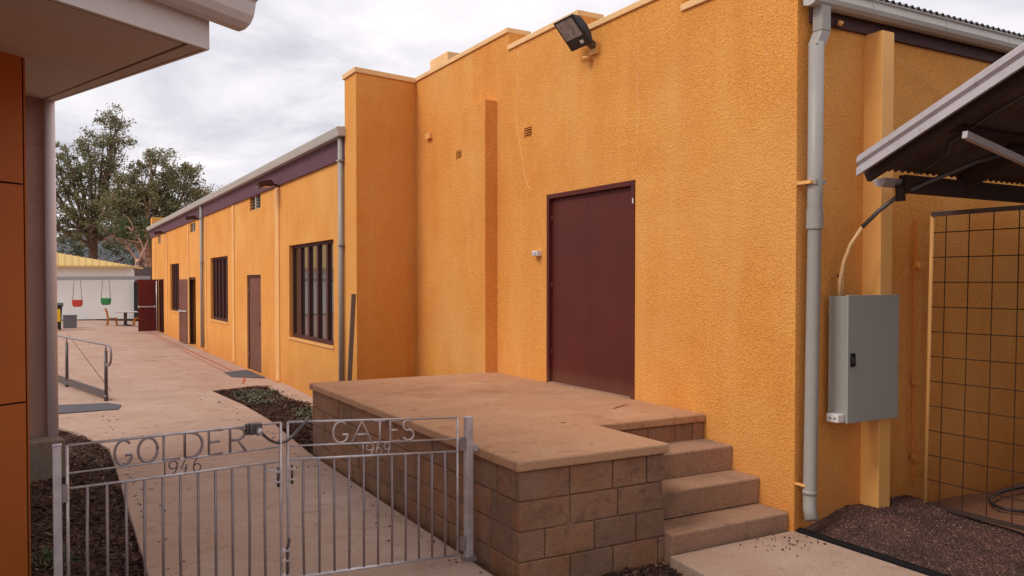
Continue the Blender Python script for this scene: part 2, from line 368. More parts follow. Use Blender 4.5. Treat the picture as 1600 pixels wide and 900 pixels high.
def chips(name, n, sampler, mat, size, kind='chip', label=None, cat=None, flat=.35):
    mb = MB()
    for _ in range(n):
        x, y, z = sampler(); s_ = random.uniform(*size)
        rot = Euler((random.gauss(0, flat), random.gauss(0, flat), random.uniform(0, 6.28))).to_matrix()
        if kind == 'chip':
            l_, w_, t_ = s_, s_ * random.uniform(.22, .5), s_ * .12
            pts = [(-l_, -w_ * .6, 0), (l_ * .8, -w_, 0), (l_, w_ * .5, t_), (-l_ * .8, w_, t_)]
            pts += [(a, b, c - t_ - .002) for a, b, c in pts]
            fs = [(0, 1, 2, 3), (0, 4, 5, 1), (1, 5, 6, 2), (2, 6, 7, 3), (3, 7, 4, 0)]
        else:
            a, b, c = (s_ * random.uniform(.7, 1.2) for _ in range(3)); c *= .7
            pts = [(a, 0, 0), (0, b, 0), (-a, 0, 0), (0, -b, 0), (0, 0, c), (0, 0, -c)]
            fs = [(0, 1, 4), (1, 2, 4), (2, 3, 4), (3, 0, 4), (1, 0, 5), (2, 1, 5), (3, 2, 5), (0, 3, 5)]
        mb.add([rot @ Vector(p_) + Vector((x, y, z)) for p_ in pts], fs)
    o = mb.build(name, mat); return tag(o, label, cat, kind='stuff')
inl = inpoly(BEDL)
def sl():
    while True:
        y = 4.6 + 8.2 * random.random() ** 1.5; x = random.uniform(-1.1, .66)
        if inl((x, y)): return x, y, -.045 + wob(x, y, .012) + random.uniform(0, .02)
inr = inpoly(BEDR)
def sr():
    while True:
        x, y = random.uniform(2.5, 3.95), random.uniform(9.2, 15.9)
        if inr((x, y)): return x, y, zr(x, y) + random.uniform(.005, .03)
def sf(): x, y = random.uniform(2.5, 3.78), random.uniform(3.4, 4.5); return x, y, -.09 + wob(x, y, .012) + random.uniform(0, .03)
chips('wood_chips', 11000, sl, CHIP, (.012, .040), label='dark bark chips spread over the bed left of the path', cat='mulch')
chips('wood_chips', 1100, sl, CHIPP, (.010, .034), label='pale splintered wood chips among the bark left of the path', cat='mulch')
chips('wood_chips', 5500, sr, CHIP, (.014, .045), label='dark bark chips in the bed between path and orange hall', cat='mulch')
chips('wood_chips', 300, sr, CHIPP, (.012, .03), label='paler chips in the bed between path and orange hall', cat='mulch')
chips('wood_chips', 1600, sf, CHIP, (.010, .028), label='small bark chips at the foot of the block platform', cat='mulch')
chips('wood_chips', 260, sf, CHIPP, (.008, .022), label='pale chips at the foot of the block platform', cat='mulch')
def sl_path():
    y = random.uniform(4.7, 15); e_ = random.random() < .5
    x = (.66 if e_ else 2.5) + abs(random.gauss(0, .12)) * (1 if e_ else -1); return x, y, .006
chips('leaf_litter', 150, sl_path, CHIP, (.006, .018), label='scattered bark crumbs along the edges of the concrete path', cat='litter')
# gravel heap
def zg(x, y):
    back = max(0, min(1, (y - 3.1) / 1.2)); side = max(0, min(1, (x - 5.05) / .5)); 
    return .004 + .085 * back * side + .035 * side * math.sin(x * 2.3 + 1) * back + wob(x, y, .006) * side
gb = jitter_grid(5.045, 6.32, 2.95, 4.42, 50, 60, zg)
tag(gb.build('gravel_bed', GRAV), 'heaped dark gravel beside the black edging strip', 'gravel', kind='stuff')
def sg(): x, y = random.uniform(5.06, 6.30), random.uniform(3.04, 4.40); return x, y, zg(x, y) + random.uniform(0, .006)
chips('gravel_stones', 1700, sg, STONEP, (.004, .009), 'stone', label='paler pebbles mixed through the heap under the meter box', cat='gravel', flat=1)
chips('gravel_stones', 13500, sg, STONE, (.004, .0095), 'stone', label='loose dark pebbles heaped under the meter box', cat='gravel', flat=1)
lit = MB()
random.seed(3)
def sp():
    while True:
        x = random.gauss(4.72, .16); y = random.gauss(4.22, .14)
        if x < 4.95 and y < 4.40: return x, y, .005
chips('gravel_stones', 34, sp, STONE, (.006, .012), 'stone', label='few dark pebbles strewn on the slab below the bottom step', cat='gravel', flat=1)
tag(jitter_grid(6.33, 9.6, 2.6, 4.42, 30, 20, lambda x, y: .0 + wob(x, y, .008)).build('earth_floor', EARTH), kind='structure')
p = MB().prism([(4.977, 2.9, -.02), (4.977, 4.46, -.02), (4.995, 4.46, .02), (5.035, 4.46, .022), (5.043, 4.46, -.02), (5.043, 2.9, -.02)][0:1] + [(4.977, 2.9, .012), (4.992, 2.9, .022), (5.034, 2.9, .022), (5.043, 2.9, .010), (5.043, 2.9, -.02)], (0, 1.49, 0))
tag(p.build('edging_strip', RUBBER), 'black rubber edging strip between concrete slab and gravel', 'edging')

# ------------------------------------------------------------------ the orange hall
B = thing('community_hall', 'long orange roughcast hall with stepped parapet, maroon door and plum fascia', 'building', (4.9, 8, 0))
WX = 4.96
# parapet steps: (y0, y1, top)
STEPS = [(4.40, 5.70, 4.30), (5.70, 7.32, 4.51), (7.32, 8.85, 4.72), (8.85, 11.75, 4.94)]
dY0, dY1, dZ0, dZ1 = 6.36, 7.955, .755, 2.885
def top(y):
    for a, b, t in STEPS:
        if a <= y <= b: return t
AB = [(10.16, 10.34, 3.59, 3.70), (8.30, 8.49, 3.60, 3.715)]
us = [4.40, 5.70, 7.32, 8.85, 11.75, dY0, dY1]; zs = [-.3, 0, 4.30, 4.51, 4.72, 4.94, dZ0, dZ1]
for a, b, c, d in AB: us += [a, b]; zs += [c, d]
def sol(u, z):
    if z > top(u): return False
    if dY0 < u < dY1 and dZ0 < z < dZ1: return False
    return not any(a < u < b and c < z < d for a, b, c, d in AB)
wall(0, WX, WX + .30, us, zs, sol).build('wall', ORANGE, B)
for a, b, t in STEPS:
    MB().box(WX - .022, WX + .32, a + .002, b - .002 if b < 11 else b, t + .002, t + .062).build('parapet_coping', CAP, B, .006)
for a, b, c, d in AB:
    f = MB(); f.box(WX + .07, WX + .08, a + .001, b - .001, c + .001, d - .001)
    o = f.build('air_brick', BLACK, B); s_ = MB()
    for k in range(4): s_.box(WX + .004, WX + .030, a + .004, b - .024, c + .006 + k * .029, c + .015 + k * .029)
    s_.box(WX - .006, WX + .068, b - .026, b - .003, c + .003, d - .003); s_.build('grille', OCHRE, o)
# pilaster on the wall (top dies at 4.17)
MB().box(WX - .17, WX + .01, 9.15, 9.80, .70, 4.17).build('pilaster', ORANGE, B, .006)
# pier returning to the hall front, skewed end face
pr = MB().prism([(3.94, 11.53, -.3), (4.99, 11.735, -.3), (5.2, 12.05, -.3), (3.94, 12.05, -.3)], (0, 0, 5.22)); pr.build('pier', OCHRE, B, .008)
MB().prism([(3.915, 11.505, 4.922), (5.0, 11.715, 4.922), (5.25, 12.08, 4.922), (3.915, 12.08, 4.922)], (0, 0, .075)).build('parapet_coping', CAP, B, .006)
# roof blocks behind the parapet
MB().box(5.40, 6.1, 11.55, 12.2, 4.2, 5.43).build('chimney_block', CAP, B, .01)
MB().box(5.26, 10, 4.75, 12.0, 4.02, 4.10).build('roof_deck', ROOF, B)
# hall
HX = 3.98
wins = [(12.75, 15.46, .88, 2.58), (21.37, 23.80, .89, 2.56), (29.85, 32.10, .89, 2.545)]
doors = [(17.78, 19.16, -.05, 2.06), (26.38, 27.87, -.05, 2.055), (34.0, 35.55, -.06, 2.02)]
vents = [(17.76, 18.80, 3.47, 3.77), (26.37, 27.36, 3.44, 3.71), (34.82, 35.62, 3.42, 3.76)]
hs = wins + doors + vents
us = [12.05, 38.1] + [h[k] for h in hs for k in (0, 1)]; zs = [-.35, 4.05] + [h[k] for h in hs for k in (2, 3)]
def solh(u, z): return not any(a < u < b and c < z < d for a, b, c, d in hs)
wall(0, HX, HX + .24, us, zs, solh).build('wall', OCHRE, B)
wall(1, 38.10, 37.86, [HX, 14], [-.35, 4.3], lambda u, z: True).build('wall', OCHRE, B)
MB().box(HX - .01, 4.6, 37.6, 38.12, 4.05, 4.62).build('parapet_block', OCHRE, B, .01)
for a, b in ((16.16, 16.46), (20.50, 20.74), (24.42, 24.6), (27.62, 27.8), (32.85, 33.05), (36.5, 36.7)):
    MB().box(HX - .022, HX + .01, a, b, -.02, 3.74).build('pilaster', OR_SM, B, .004)
MB().box(HX - .04, HX + .005, 12.06, 38.1, 3.76, 4.09).build('fascia', FASC, B)
MB().prism([(3.96, 12.0, 4.085), (3.84, 12.0, 4.085), (3.83, 12.0, 4.11), (3.80, 12.0, 4.20), (3.81, 12.0, 4.215), (3.96, 12.0, 4.215)], (0, 26.3, 0)).build('gutter', GUTH, B)
rf = MB().add([(3.86, 12.06, 4.222), (3.86, 38.2, 4.222), (9.5, 38.2, 4.9), (9.5, 12.06, 4.9), (3.86, 12.06, 4.20), (3.86, 38.2, 4.20), (9.5, 38.2, 4.86), (9.5, 12.06, 4.86)], [(0, 3, 2, 1), (4, 5, 6, 7), (0, 1, 5, 4), (1, 2, 6, 5), (0, 4, 7, 3)])
rf.build('roof', ROOF, B)
def downpipe(y, z0, r=.045):
    d = MB().tube([(3.915, y, z0), (3.915, y, 4.09)], r, 14); o = d.build('downpipe', PIPE, B)
    for z in (.25, 2.45, 3.72): MB().box(3.865, HX + .004, y - .075, y + .075, z, z + .022).build('bracket', PIPE, o)
downpipe(12.16, -.2); downpipe(24.85, .04)
# windows
def window(a, b, c, d, n):
    f = MB(); x0, x1 = HX + .065, HX + .125; t = .055
    f.box(x0, x1, a, a + t, c, d); f.box(x0, x1, b - t, b, c, d); f.box(x0, x1, a + t, b - t, c, c + .07); f.box(x0, x1, a + t, b - t, d - t, d)
    o = f.build('window', BROWN, B)
    st = (b - a) / n
    for k in range(1, n): MB().box(x0 - .006, HX + .0945, a + k * st - .05, a + k * st + .05, c + .072, d - t - .002).build('mullion', BROWN, o)
    MB().box(HX + .095, HX + .101, a + t, b - t, c + .07, d - t).build('pane', GLASS, o)
    MB().box(HX - .022, HX + .064, a - .03, b + .03, c - .035, c - .001).build('sill', OR_SM, o)
    MB().box(HX + .20, HX + .23, a + .0, b - .0, c, d).build('blind', BROWN, o)
for w in wins: window(*w, 5)
def hinge(o, x, y, z, mat): MB().tube([(x, y, z - .05), (x, y, z + .05)], .012, 8).build('hinge', mat, o)
# closed brown door
a, b, c, d = doors[0]
f = MB(); f.box(HX + .03, HX + .13, a, a + .06, c, d); f.box(HX + .03, HX + .13, b - .06, b, c, d); f.box(HX + .03, HX + .13, a + .06, b - .06, d - .06, d)
o = f.build('door_frame', BROWN, B)
dl = MB().box(HX + .045, HX + .09, a + .063, b - .063, c + .01, d - .063).build('door', DOORB, o)
dl0 = dl
for z in (.3, 1.75): MB().box(HX + .028, HX + .044, b - .12, b - .04, z - .05, z + .05).build('hinge', STEEL, dl)
# half-open door leaf and its dark opening
a, b, c, d = doors[1]
f = MB(); f.box(HX + .03, HX + .13, a, a + .07, c, d); f.box(HX + .03, HX + .13, b - .07, b, c, d); f.box(HX + .03, HX + .13, a + .07, b - .07, d - .06, d)
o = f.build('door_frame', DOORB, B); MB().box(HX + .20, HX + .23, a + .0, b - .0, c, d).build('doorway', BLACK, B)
Mx = Matrix.Translation((HX + .02, b - .02, 0)) @ Matrix.Rotation(R(9), 4, 'Z')
dl = MB().box(-.02, .025, 0, .98, c + .015, d - .06, Mx).build('door', DOORB, o)
MB().box(-.06, -.03, .1, .95, .95, 1.0, Mx).build('push_bar', GALV, dl)
# wide-open red leaf at the end, square to the wall
a, b, c, d = doors[2]
f = MB(); f.box(HX + .0, HX + .13, a, a + .09, c, d); f.box(HX + .0, HX + .13, b - .07, b, c, d); f.box(HX + .0, HX + .13, a + .09, b - .07, d - .06, d)
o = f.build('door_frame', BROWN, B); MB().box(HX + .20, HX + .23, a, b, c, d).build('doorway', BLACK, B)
dl = MB().box(3.20, 3.94, 35.3, 35.345, c + .04, d - .01).build('door', REDDOOR, o, label='wide open red fire door leaf')
pb = MB().box(3.22, 3.80, 35.22, 35.25, .92, .965); pb.box(3.19, 3.25, 35.2, 35.30, .90, .985); pb.box(3.76, 3.82, 35.2, 35.30, .90, .985); pb.build('push_bar', GALV, dl)
MB().tube([(3.86, 35.2, -.02), (3.86, 35.2, 1.95)], .022, 8).build('stay_rod', GALV, dl)
MB().box(3.88, 3.99, 34.1, 34.14, c + .04, d - .02).build('door', BROWN, o, label='dark brown narrow leaf beside the red door')
# high louvred vents of the hall
for a, b, c, d in vents:
    o = MB().box(HX + .2, HX + .23, a, b, c, d).build('louvre_vent', BLACK, B)
    s_ = MB()
    for k in range(5):
        z = c + .03 + k * (d - c - .05) / 4; s_.add([(HX + .02, a, z - .02), (HX + .02, b, z - .02), (HX + .09, b, z + .02), (HX + .09, a, z + .02)], [(0, 1, 2, 3)])
        s_.add([(HX + .02, a, z - .028), (HX + .02, b, z - .028), (HX + .09, b, z + .012), (HX + .09, a, z + .012)], [(0, 3, 2, 1)])
    s_.box(HX + .01, HX + .1, (a + b) / 2 - .03, (a + b) / 2 + .03, c, d); s_.build('slat', GUT, o)
MB().tube([(HX + .012, 18.05, 1.02), (HX + .044, 18.05, 1.02)], .022, 10).build('handle', STEEL, dl0)
# big maroon door
f = MB(); x0, x1 = WX + .0, WX + .11; t = .05
f.box(x0 - .012, x1, dY0, dY0 + t, dZ0, dZ1); f.box(x0 - .012, x1, dY1 - t, dY1, dZ0, dZ1); f.box(x0 - .012, x1, dY0 + t, dY1 - t, dZ1 - t, dZ1)
o = f.build('door_frame', MAROON, B, .003)
ym = (dY0 + dY1) / 2 + .02
for a, b in ((dY0 + t + .003, ym - .0008), (ym + .0008, dY1 - t - .003)):
    dl = MB().box(WX + .035, WX + .08, a, b, dZ0 + .012, dZ1 - t - .004).build('door', MAROON, o)
    ye = a if a < ym - .1 else b
    for z in (1.1, 1.85, 2.6): MB().tube([(WX + .03, ye, z - .05), (WX + .03, ye, z + .05)], .009, 8).build('hinge', MAROON, dl)
MB().box(WX + .12, WX + .15, dY0, dY1, dZ0, dZ1).build('doorway', BLACK, B)
MB().box(WX - .016, WX - .0125, dY0 + .012, dY0 + .028, 2.66, 2.71).build('catch', PLASTIC, o)
MB().box(WX - .02, WX + .034, dY0 + .052, dY1 - .052, dZ0 + .013, dZ0 + .024).build('threshold', STEP, o)
# cracks
def crack(pts, r):
    out = []
    for i in range(len(pts) - 1):
        for k in range(8):
            t = k / 8; y = pts[i][0] * (1 - t) + pts[i + 1][0] * t; z = pts[i][1] * (1 - t) + pts[i + 1][1] * t
            out.append((WX - .002, y + random.gauss(0, .004) + .012 * math.sin(z * 9), z))
    MB().tube(out, r, 5).build('crack', CRACK, B)
crack([(8.62, 4.66), (8.60, 4.2), (8.66, 3.9), (8.55, 3.5), (8.50, 3.2), (8.3, 2.95)], .0034)
crack([(6.32, 4.42), (6.33, 4.0), (6.30, 3.6), (6.34, 3.2), (6.33, 2.95)], .0028)
MB().box(WX - .05, WX + .005, 11.12, 11.28, 4.0, 4.08).build('bracket', OR_SM, B)
# south wall
SY = 4.40
wall(1, SY, SY + .3, [WX + .30, 9.6], [-.3, 3.95], lambda u, z: True).build('wall', ORANGE, B)
MB().box(5.72, 5.865, 4.235, SY + .005, -.1, 3.87).build('pilaster', smooth_paint('pilaster_apricot', (.90, .46, .135)), B, .006)
MB().box(WX + .12, 9.6, SY - .03, SY + .29, 3.872, 4.10).build('fascia', FASCB, B)
prof = [(SY - .035, 3.975), (SY - .08, 3.962), (SY - .12, 3.965), (SY - .15, 3.985), (SY - .163, 4.015), (SY - .155, 4.05), (SY - .150, 4.07), (SY - .165, 4.083), (SY - .165, 4.09), (SY - .035, 4.09)]
MB().prism([(WX + .02, y, z) for y, z in prof], (4.6, 0, 0)).build('gutter', GUT, B)
for x in (5.62, 6.55, 7.45, 8.4): MB().prism([(x, y - .004 if y < 4.3 else y, z - .003 if z < 4.04 else z + .003) for y, z in prof], (.018, 0, 0)).build('gutter_joint', GUT, B)
corrugated(WX + .12, 9.6, SY - .13, 4.125, SY + .60, 4.19, .017, .080, .003).build('roof', ROOF, B)
# south downpipe with its offset and shoe
d = MB(); d.box(5.055, 5.155, 4.255, 4.345, 3.78, 3.97)
d.prism([(5.055, 4.255, 3.78), (5.155, 4.255, 3.78), (5.100, 4.255, 3.665), (5.000, 4.255, 3.665)], (0, .09, 0))
o = d.build('downpipe', PIPE, B, .008)
MB().tube([(5.050, 4.30, 3.69), (5.046, 4.30, 2.41), (5.045, 4.30, 2.36), (5.015, 4.30, .30), (5.008, 4.295, .20), (4.990, 4.26, .115)], [.056, .056, .050, .050, .050, .052], 20).build('pipe', PIPE, o)
MB().tube([(5.044, 4.30, 2.30), (5.047, 4.30, 2.44)], .061, 26, True, False).build('collar', PIPE, o)
MB().tube([(5.013, 4.30, .30), (5.014, 4.30, .33)], .054, 18).build('collar', PIPE, o)
MB().box(4.994, 5.106, 4.249, 4.351, 2.630, 2.665).build('bracket', PIPE, o); MB().box(4.962, 4.998, 4.27, 4.40, 2.635, 2.660).build('bracket', OR_SM, o)
MB().box(4.962, 4.985, 4.30, 4.40, .36, .375).build('bracket', OR_SM, o)
MB().tube([(5.86, 4.36, 3.80), (6.2, 4.36, 3.68), (6.7, 4.37, 3.50), (7.0, 4.38, 3.38)], .003, 5).build('cable', CAP, B)
MB().tube([(5.36, 4.35, 3.88), (5.36, 4.33, 3.91)], .022, 10).build('stud', OR_SM, B)

# ------------------------------------------------------------------ things on the hall walls
T = thing('floodlight', 'big black floodlight with slanted glass high on the orange wall above the maroon door', 'floodlight', (4.95, 7.09, 4.30))
k0 = [(4.612, 4.565), (4.66, 4.580), (4.73, 4.565), (4.80, 4.50), (4.853, 4.42), (4.866, 4.345), (4.834, 4.32)]
MB().prism([(x, 6.94, z) for x, z in k0], (0, .32, 0)).build('housing', M('flood_black', (.045, .038, .042), .5).m, T, .006)
lv = Vector((4.834 - 4.612, 0, 4.32 - 4.565)); ln = Vector((-.74, 0, -.67)); p0 = Vector((4.612, 0, 4.565))
def lensq(t0, t1, y0_, y1_, o0, o1):
    a_, b_ = p0 + lv * t0, p0 + lv * t1
    vs = [q + ln * o_ + Vector((0, y, 0)) for o_ in (o0, o1) for q, y in ((a_, y0_), (b_, y0_), (b_, y1_), (a_, y1_))]
    return MB().add(vs, [(0, 1, 2, 3), (7, 6, 5, 4), (0, 4, 5, 1), (1, 5, 6, 2), (2, 6, 7, 3), (3, 7, 4, 0)])
lensq(-.02, 1.02, 6.925, 7.275, -.012, .006).build('bezel', PLK, T)
lensq(.05, .66, 6.955, 7.245, .004, .012).build('lens', LGLASS, T)
lensq(.80, .90, 7.0, 7.05, .004, .016).build('stud', PLASTIC, T)
MB().bar((4.85, 7.02, 4.37), (4.955, 7.02, 4.31), .08, .05).build('bracket', STEEL, T)
MB().box(4.93, 4.962, 6.97, 7.09, 4.24, 4.36).build('back_plate', OR_SM, T)
MB().tube([(4.90, 7.10, 4.225), (4.90, 7.10, 4.19)], [.045, .028], 12).build('sensor', OR_SM, T)
T = thing('wall_sensor', 'small pale box on the orange wall left of the maroon door', 'sensor box', (4.96, 8.12, 2.2))
MB().box(4.90, 4.962, 8.08, 8.20, 2.20, 2.26).build('case', PLASTIC, T, .004)
MB().box(4.885, 4.899, 8.10, 8.17, 2.205, 2.245).build('cover', GALV, T)
def small_flood(y, z, lab):
    t = thing('wall_lamp', lab, 'wall lamp', (HX, y, z), 'small floodlights under the hall eaves')
    MB().prism([(3.55, y, z + .08), (3.80, y, z + .13), (3.86, y, z + .07), (3.84, y, z + .02), (3.58, y, z - .02)], (0, -.26, 0)).build('housing', BROWN, t, .006)
    MB().prism([(3.56, y - .03, z - .006), (3.80, y - .03, z + .012), (3.80, y - .03, z + .004), (3.56, y - .03, z - .014)], (0, -.2, 0)).build('lens', LGLASS, t)
    MB().bar((3.84, y - .13, z + .06), (3.99, y - .13, z + .02), .05, .04).build('bracket', BROWN, t)
small_flood(16.30, 3.73, 'small brown floodlight under the plum fascia, nearest the hall downpipe')
small_flood(25.5, 3.70, 'small brown floodlight under the eaves by the middle downpipe of the hall')
small_flood(33.3, 3.68, 'small brown floodlight under the eaves at the far end of the hall')
# meter box
T = thing('meter_box', 'grey metal electrical box with black latch on the orange south wall', 'meter box', (5.54, 4.33, .85))
MB().box(5.25, 5.815, 4.172, 4.335, .850, 1.795).build('cabinet', METERM, T, .004)
dl = MB().box(5.238, 5.83, 4.147, 4.170, .838, 1.803).build('door', METERM, T, .003)
MB().box(5.262, 5.312, 4.136, 4.146, 1.265, 1.365).build('latch', PLK, dl, .002)
MB().box(5.276, 5.290, 4.130, 4.1355, 1.295, 1.335).build('latch_handle', STEEL, dl)
o = MB().box(5.175, 5.249, 4.18, 4.29, .842, .905).build('socket', PLASTIC, T, .006)
for y in (4.20, 4.24): MB().box(5.171, 5.1745, y, y + .022, .865, .882).build('switch', M('switch_grey', (.3, .28, .28), .5).m, o)  # switches in one plain grey
cp = [(5.300, 4.28, 1.79), (5.302, 4.28, 1.90), (5.325, 4.265, 2.05), (5.375, 4.24, 2.19), (5.44, 4.19, 2.32), (5.51, 4.10, 2.44), (5.56, 3.97, 2.545), (5.70, 3.83, 2.64), (5.95, 3.62, 2.78), (6.3, 3.40, 2.90)]
MB().tube(cp[:5], .0145, 10).build('conduit', CAP, T); MB().tube(cp[4:], .0165, 10).build('conduit', STEEL, T)
MB().tube([(5.345, 4.29, 1.79), (5.345, 4.29, 1.95), (5.36, 4.275, 2.10), (5.385, 4.25, 2.19)], .012, 10).build('conduit', CAP, T)
for z in (.98, 1.66): MB().tube([(5.247, 4.16, z - .03), (5.247, 4.16, z + .03)], .0055, 8).build('hinge', STEEL, T)
for q in (2.06, 2.34): MB().bar((5.30, 4.30, 1.95), (5.37, 4.30, 1.95), .006, .02).build('saddle', STEEL, T) if q < 2.2 else None
# leaning stick
MB().bar((3.715, 11.30, -.15), (3.872, 11.46, 1.73), .062, .03).build('lean', M('stake_wood', (.17, .115, .085), .85).m)
o = bpy.data.objects['lean']; o.name = 'timber_stake'; tag(o, 'thin dark stake leaning in the corner beside the hall downpipe', 'stake')

# ------------------------------------------------------------------ platform
T = thing('loading_platform', 'raised concrete platform of brown blocks with four steps below the maroon door', 'platform', (3.8, 6.5, 0))
px0, px1, py0, py1, pz = 2.615, 3.80, 4.53, 9.18, .696
core = MB().prism([(px0 + .009, py0 + .012, -.3), (px1 - .012, py0 + .012, -.3), (px1 - .012, 5.40, -.3), (4.955, 5.40, -.3), (4.955, py1 - .012, -.3), (px0 + .012, py1 - .012, -.3)], (0, 0, .99))
core.build('mortar', MORTAR, T)
bl = MB(); rnd = random.Random(5)
def course(a, b, fixed, axis, out, z0, off):
    """one row of blocks along axis (0 = x, 1 = y) on the face at coordinate fixed, facing out"""
    u = a - off
    while u < b:
        w_ = rnd.choice((.39, .39, .39, .29, .19, .35)); u0, u1 = max(a, u + .005), min(b, u + w_ - .005); u += w_
        if u1 - u0 < .03: continue
        d_ = rnd.uniform(-.004, .004); q = fixed + out * d_; r_ = fixed - out * .06; lo, hi = min(q, r_), max(q, r_)
        z1 = z0 + .189 + rnd.uniform(-.0015, .0015)
        if axis == 0: bl.box(u0, u1, lo, hi, z0 + .003, z1)
        else: bl.box(lo, hi, u0, u1, z0 + .003, z1)
for k in range(5):
    z0 = pz - .1955 * (k + 1); off = 0 if k % 2 else .195
    course(px0, px1, py0, 0, -1, z0, off); course(py0 + .062, py1, px0, 1, -1, z0, .195 - off + .06)
    course(px0 + .062, 4.95, py1, 0, 1, z0, off)
    if k < 1: course(px1 + .002, 4.95, 5.39, 0, -1, z0, off)
course(py0 + .062, 5.388, px1, 1, 1, pz - .1955, 0)
for k in range(1, 4): course(py0 + .062, 5.388, px1, 1, 1, pz - .1955 * (k + 1), .195 * (k % 2))
bl.build('block_wall', BLOCK, T, .006, 2)
sb = MB().prism([(2.585, 4.50, pz), (3.82, 4.50, pz), (3.82, 5.365, pz), (4.957, 5.365, pz), (4.957, 9.21, pz), (2.585, 9.21, pz)], (0, 0, .072))
sb.build('slab', SLAB, T, .016, 3)
for k, (y, z) in enumerate(((4.449, .137), (4.745, .347), (5.045, .552))):
    yn = (4.745, 5.045, 5.388)[k]
    MB().prism([(3.803, y + .012, z - .21 if k else -.3), (3.803, y, z - .012), (3.803, y + .012, z), (3.803, yn + .012, z), (3.803, yn + .012, z - .21 if k else -.3)], (1.154, 0, 0)).build('step', STEP, T, .012, 3)

rs = random.Random(9)
def blot(cx_, cy_, rx_, ry_, rot, mat, lab=None):
    q = []
    for k in range(22):
        a_ = 2 * math.pi * k / 22; w_ = rs.uniform(.6, 1.15); u_, v_ = rx_ * w_ * math.cos(a_), ry_ * w_ * math.sin(a_)
        q.append((cx_ + u_ * math.cos(rot) - v_ * math.sin(rot), cy_ + u_ * math.sin(rot) + v_ * math.cos(rot), .7702))
    MB().sheet(q).build('stain', mat, T)
DST = concrete('stain_dark', (.22, .085, .042), (.19, .07, .035), (.30, .14, .08)); WST = concrete('stain_pale', (.56, .44, .33), (.5, .36, .26), (.6, .5, .4))
blot(4.55, 6.05, .17, .020, .5, DST); blot(3.63, 5.58, .028, .02, 0, DST); blot(4.34, 7.88, .09, .009, .2, WST); blot(4.34 - .1, 7.88 + .25, .05, .007, .9, WST)
# ------------------------------------------------------------------ gates
def gate_leaf(label, A, Bp, zl, zr, text, digits, dmat):
    """A -> Bp: the two ends on the ground; zl / zr: heights of top, second, third and bottom rail at each end"""
    A = Vector((*A, 0)); Bp = Vector((*Bp, 0)); Lg = (Bp - A).length; ux = (Bp - A).normalized(); nn = Vector((ux.y, -ux.x, 0))
    T = thing('gate', label, 'gate', tuple(A), 'pair of galvanised lettered gates')
    def P(t, k):  # k: rail index
        z = zl[k] * (1 - t) + zr[k] * t; q = A.lerp(Bp, t); return Vector((q.x, q.y, z))
    fr = MB()
    fr.tube([P(0, 3) , P(0, 0)], .0085, 8); fr.tube([P(1, 3), P(1, 0)], .0085, 8)
    fr.tube([P(0, 0), P(1, 0)], .0072, 8); fr.tube([P(0, 3), P(1, 3)], .0105, 8)
    fr.build('frame', GALV, T)
    MB().tube([P(0, 1), P(1, 1)], .0058, 8).build('rail', GALV, T); MB().tube([P(0, 2), P(1, 2)], .0076, 8).build('rail', GALV, T)
    for i in range(1, 12):
        t = i / 12; a = P(t, 3); b = P(t, 2); mid = (a + b) / 2 + ux * random.gauss(0, .0025)
        MB().tube([a, mid, b], .0080, 8).build('bar', GALVD, T)
    def glyph(ch, t0, t1, hi, lo, r, mat, name):
        za, zb = P(t0, lo), P(t1, lo); h0 = P(t0, hi).z - za.z
        def Q(u, v): t = t0 + (t1 - t0) * u; b = P(t, lo); return Vector((b.x, b.y, b.z + (P(t, hi).z - b.z) * v))
        arc = lambda cx, cy, rx, ry, a0, a1, n=14: [(cx + rx * math.cos(R(a0 + (a1 - a0) * i / n)), cy + ry * math.sin(R(a0 + (a1 - a0) * i / n))) for i in range(n + 1)]
        G = {'G': [arc(.52, .5, .50, .46, 45, 335) + [(1, .40), (.62, .40)]], 'O': [arc(.5, .5, .5, .46, 0, 360, 22)], 'L': [[(.03, .97), (.03, .04), (1, .04)]],
             'D': [[(.03, .04), (.03, .96), (.4, .96)] + arc(.4, .5, .6, .46, 85, -85) + [(.4, .04), (.03, .04)]],
             'E': [[(1, .96), (.03, .96), (.03, .04), (1, .04)], [(.03, .52), (.8, .52)]],
             'R': [[(.03, .02), (.03, .96), (.5, .96)] + arc(.5, .73, .45, .23, 85, -85) + [(.5, .50), (.05, .50)], [(.5, .5), (1, .02)]],
             'A': [[(0, .02), (.5, .97), (1, .02)], [(.23, .38), (.77, .38)]], 'T': [[(.5, .02), (.5, .96)], [(0, .95), (1, .95)]],
             'S': [arc(.48, .72, .42, .23, 40, 260) + arc(.52, .28, .44, .24, 80, -150)],
             '1': [[(.5, .0), (.5, 1)]], '9': [arc(.5, .68, .46, .27, 0, 360, 16), [(.96, .68), (.9, .4), (.62, .08), (.2, .04)]],
             '4': [[(.62, .98), (.05, .34), (.95, .36)], [(.72, .62), (.58, .02)]], '6': [[(.95, .92), (.7, .99), (.3, .80), (.08, .42)] + arc(.52, .30, .44, .27, 165, 520, 18)]}[ch]
        mb = MB()
        for st in G: mb.tube([Q(*q) for q in st], r, 6)
        mb.build(name, mat, T)
    for ch, t0, t1 in text: glyph(ch, t0, t1, 0, 1, .0075, GALVD if dmat is STEEL else GALVL, 'letter')  # left letters in darker metal: shade of their turned-away side put into colour
    for ch, t0, t1 in digits: glyph(ch, t0, t1, 1, 2, .0036, dmat, 'numeral')
    return T, P, ux, nn
GA, PA, uxa, nna = gate_leaf('galvanised gate leaf with welded letters GOLDER and numerals 1946, left of the pair', (.097, 4.897), (1.211, 4.922),
    (1.047, .900, .820, .10), (1.070, .926, .840, .105),
    [('G', .200, .279), ('O', .306, .394), ('L', .420, .499), ('D', .518, .604), ('E', .634, .703), ('R', .738, .818)],
    [('1', .416, .436), ('9', .444, .486), ('4', .500, .537), ('6', .558, .597)], STEEL)
